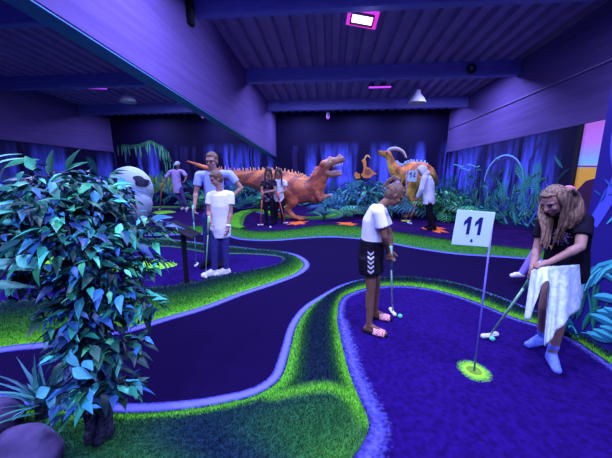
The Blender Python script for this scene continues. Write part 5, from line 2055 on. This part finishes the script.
# big ficus in the foreground at the left
def ficus():
    base = ground(100, 441, .035)
    t = empty('ficus_tree', base, 'big leafy artificial ficus in the left foreground', 'tree')
    base.z = .0
    bm = bmesh.new()
    def loc(px, py, y): return at(px, py, y)-V((base.x, base.y, t.location.z))
    stems = []
    for k in range(5):
        an = k*1.256
        pts = []
        for i in range(12):
            z = i*.085
            tw = an+z*5
            pts.append(V((math.cos(tw)*(.042-.012*i/12)+.02*math.sin(z*3), math.sin(tw)*(.042-.012*i/12), z-.02)))
        stems.append(pts)
        tube(bm, pts, [.026-.010*i/11 for i in range(12)], 8)
    tops = [p_[-1] for p_ in stems]
    # crown envelope blobs: (px, py, distance, radius px x, radius px y, leaves)
    blobs = [(66, 205, 1.30, 62, 34, 330), (100, 196, 1.42, 32, 28, 190), (80, 245, 1.25, 60, 38, 360), (30, 222, 1.20, 45, 42, 210), (100, 275, 1.25, 45, 32, 240),
             (138, 228, 1.42, 34, 18, 110), (142, 262, 1.4, 24, 10, 40), (145, 305, 1.3, 20, 9, 24), (85, 310, 1.20, 40, 26, 170), (86, 345, 1.15, 36, 24, 130), (128, 300, 1.25, 26, 12, 44), (122, 345, 1.2, 26, 12, 44),
             (90, 385, 1.12, 40, 22, 100), (122, 385, 1.15, 20, 10, 26), (52, 178, 1.35, 34, 14, 50), (20, 275, 1.2, 30, 24, 80)]
    lm = colmesh()
    br = []
    PAL = [(0.020, 0.246, 0.149), (0.050, 0.515, 0.298), (0.012, 0.134, 0.081), (0.120, 0.762, 0.422), (0.030, 0.246, 0.357), (0.006, 0.050, 0.051), (0.050, 0.470, 0.174), (0.010, 0.101, 0.043), (0.070, 0.560, 0.510), (0.015, 0.157, 0.093), (.03, .16, .45), (.06, .30, .70), (.02, .09, .25)]
    for bx_, by_, yy, rx, ry, nl in blobs:
        c = loc(bx_, by_, yy)
        sx, sz = rx/FPX*yy, ry/FPX*yy
        sy = min(.36, sx*.9)
        s0 = random.choice(tops) if by_ < 330 else random.choice(stems)[4]
        tube(bm, cr([s0, s0.lerp(c, .5)+V((0, 0, .05)), c], 4), [.012]*4+[.008]*4+[.005], 6)
        for j in range(5):
            e = c+V((R(-1, 1)*sx, R(-1, 1)*sy, R(-1, 1)*sz))*.75
            tube(bm, cr([c, c.lerp(e, .5)+V((0, 0, .03)), e], 3), [.006]*3+[.004]*3+[.002], 5)
        for _ in range(nl):
            while True:
                v_ = V((R(-1, 1), R(-1, 1), R(-1, 1)))
                if .15 < v_.length < 1: break
            q = c+V((v_.x*sx, v_.y*sy, v_.z*sz))
            out = V((v_.x, v_.y, 0))
            out = out.normalized() if out.length > .1 else V((1, 0, 0))
            an = math.atan2(out.y, out.x)+random.gauss(0, .7)
            d = V((math.cos(an), math.sin(an), R(-.75, .45)))
            L_ = R(.05, .105)*(1 if random.random() < .85 else 1.25)
            col = random.choice(PAL)
            kk = .28+1.0*random.random()**1.7
            leaf(lm, q, d, V((R(-.5, .5), R(-.5, .5), 1)), L_, L_*R(.36, .5), tuple(x*kk for x in col), R(.1, .6), R(.1, .4), 5, .38, tuple(x*kk*.82 for x in col))
    # the two pale broad leaves low at the front
    for px, py, a_, L_ in ((55, 395, -1.9, .12), (66, 396, -1.5, .115), (50, 388, -2.6, .10), (68, 352, -1.2, .09), (72, 368, -.6, .10)):
        d = RT*math.cos(a_)+UPV*math.sin(a_)
        leaf(lm, loc(px, py, 1.02), d, V((0, -1, .35)), L_, L_*.62, (.16, .70, .68), .1, .2, 6, .4, (.14, .6, .6))
    obj('foliage', lm, M_LEAF, t, True)
    obj('trunk', bm, M_BARK, t, True)


ficus()


def broadleaf():
    b = V((-1.75, .95, .0))
    t = empty('broadleaf_plant', b, 'tall plant with long arching broad leaves at the left picture edge', 'plant')
    bm = colmesh()
    st = bmesh.new()
    for px, py, y, ax, L_, W_, c in ((4, 168, 1.25, .55, .14, .05, (.03, .26, .10)), (38, 172, 1.25, 2.3, .13, .05, (.05, .34, .16)), (-8, 166, 1.2, .55, .13, .016, (.25, .6, .35)), (-10, 160, 1.2, .5, .12, .012, (.2, .5, .35)),
                                     (-10, 190, 1.1, .2, .20, .045, (.02, .14, .09)), (-10, 205, 1.1, -.1, .20, .05, (.03, .26, .18)), (-12, 225, 1.1, .25, .16, .04, (.05, .4, .3)),
                                     (52, 172, 1.4, 1.75, .13, .045, (.01, .08, .04)), (66, 172, 1.4, 1.3, .14, .045, (.01, .09, .05)), (64, 172, 1.4, .7, .12, .035, (.02, .2, .10)),
                                     (64, 180, 1.4, .4, .13, .035, (.02, .16, .09)), (56, 178, 1.4, 2.3, .11, .035, (.01, .1, .05)), (64, 187, 1.38, .2, .12, .035, (.03, .26, .14)), (50, 186, 1.38, 2.7, .12, .035, (.02, .14, .08)),
                                     (-14, 262, 1.0, -.1, .18, .055, (.05, .36, .24)), (16, 256, .98, -.6, .09, .06, (.10, .52, .36)), (-20, 285, 1.0, .05, .18, .045, (.03, .24, .16))):
        q = at(px, py, y)-b
        d = RT*math.cos(ax)+UPV*math.sin(ax)+FW*.1
        leaf(bm, q, d, V((0, -.75, .7)), L_, W_, c, .35, .25, 8, .42, tuple(x*.8 for x in c))
        tube(st, cr([V((R(-.03, .03), R(-.03, .03), 0)), V((q.x*.3, q.y*.3, q.z*.6)), q], 5), [.010]*5+[.006]*5+[.003], 6)
    obj('foliage', bm, M_LEAF, t, True)
    obj('stems', st, M_BARK, t, True)


broadleaf()

q = ground(34, 428, .03)
t = empty('yucca_plant', V((q.x-.03, q.y+.09, .03)), 'spiky dark yucca behind the boulder at the lower left', 'plant')
bm = colmesh()
for k in range(46):
    c = random.choice([(.03, .16, .20), (.02, .10, .14), (.05, .24, .28), (.06, .3, .24)])
    arching(bm, (R(-.03, .03), R(-.03, .03), .04), k*2.39996, R(.22, .40), .026, R(.6, 1.45), c, R(.2, 1.1), 7)
obj('foliage', bm, M_LEAF, t, True)
bm = bmesh.new()
caps(bm, (0, 0, 0), (0, 0, .10), .045, .035)
obj('stump', bm, M_BARK, t)

M_ROCK = mat('violet_grey_rock', (.11, .08, .20), (.035, .025, .08), 7, .8, .2, .6)


def rock(c, r_, label):
    c = V(c)
    bm = bmesh.new()
    bmesh.ops.create_icosphere(bm, subdivisions=4, radius=1)
    ph = [R(0, 6) for _ in range(6)]
    for v_ in bm.verts:
        n_ = v_.co.copy()
        k = 1+.10*math.sin(2.3*n_.x+ph[0])+.09*math.sin(3.1*n_.y+ph[1])+.08*math.sin(2.7*n_.z+ph[2])+.03*math.sin(7*n_.x+ph[3])*math.sin(6*n_.y+ph[4])
        v_.co = V((n_.x*r_[0], n_.y*r_[1], n_.z*r_[2]))*k
        v_.co.z = max(v_.co.z, -r_[2]*.45)
    o = obj('boulder', bm, M_ROCK)
    o.location = c
    setp(o, label, 'rock')


q = ground(26, 470, .03)
rock((q.x-.0, q.y, .09), (.16, .12, .13), 'rounded violet boulder in the lower left corner, nearest to us')
q = ground(-8, 432, .03)
rock((q.x-.02, q.y+.02, .07), (.13, .12, .10), 'smaller boulder at the left picture edge behind the front boulder')
# strap-leaved plant at the foot of the partition, right edge
q = ground(598, 338, 0)
t = empty('strap_leaf_plant', V((PX-.13, q.y, .03)), 'low strap-leaved plant at the foot of the painted partition', 'plant')
bm = colmesh()
for k in range(26):
    c = random.choice([(.06, .5, .5), (.04, .3, .34), (.12, .66, .64)])
    arching(bm, (R(-.02, .02), R(-.12, .12), .03), 3.14+R(-1.5, 1.5), R(.16, .26), .035, R(.9, 1.45), c, R(.5, 1.4), 7)
obj('foliage', bm, M_LEAF, t, True)
bm = bmesh.new()
caps(bm, (0, 0, 0), (0, 0, .06), .03, .025)
obj('stump', bm, M_BARK, t)
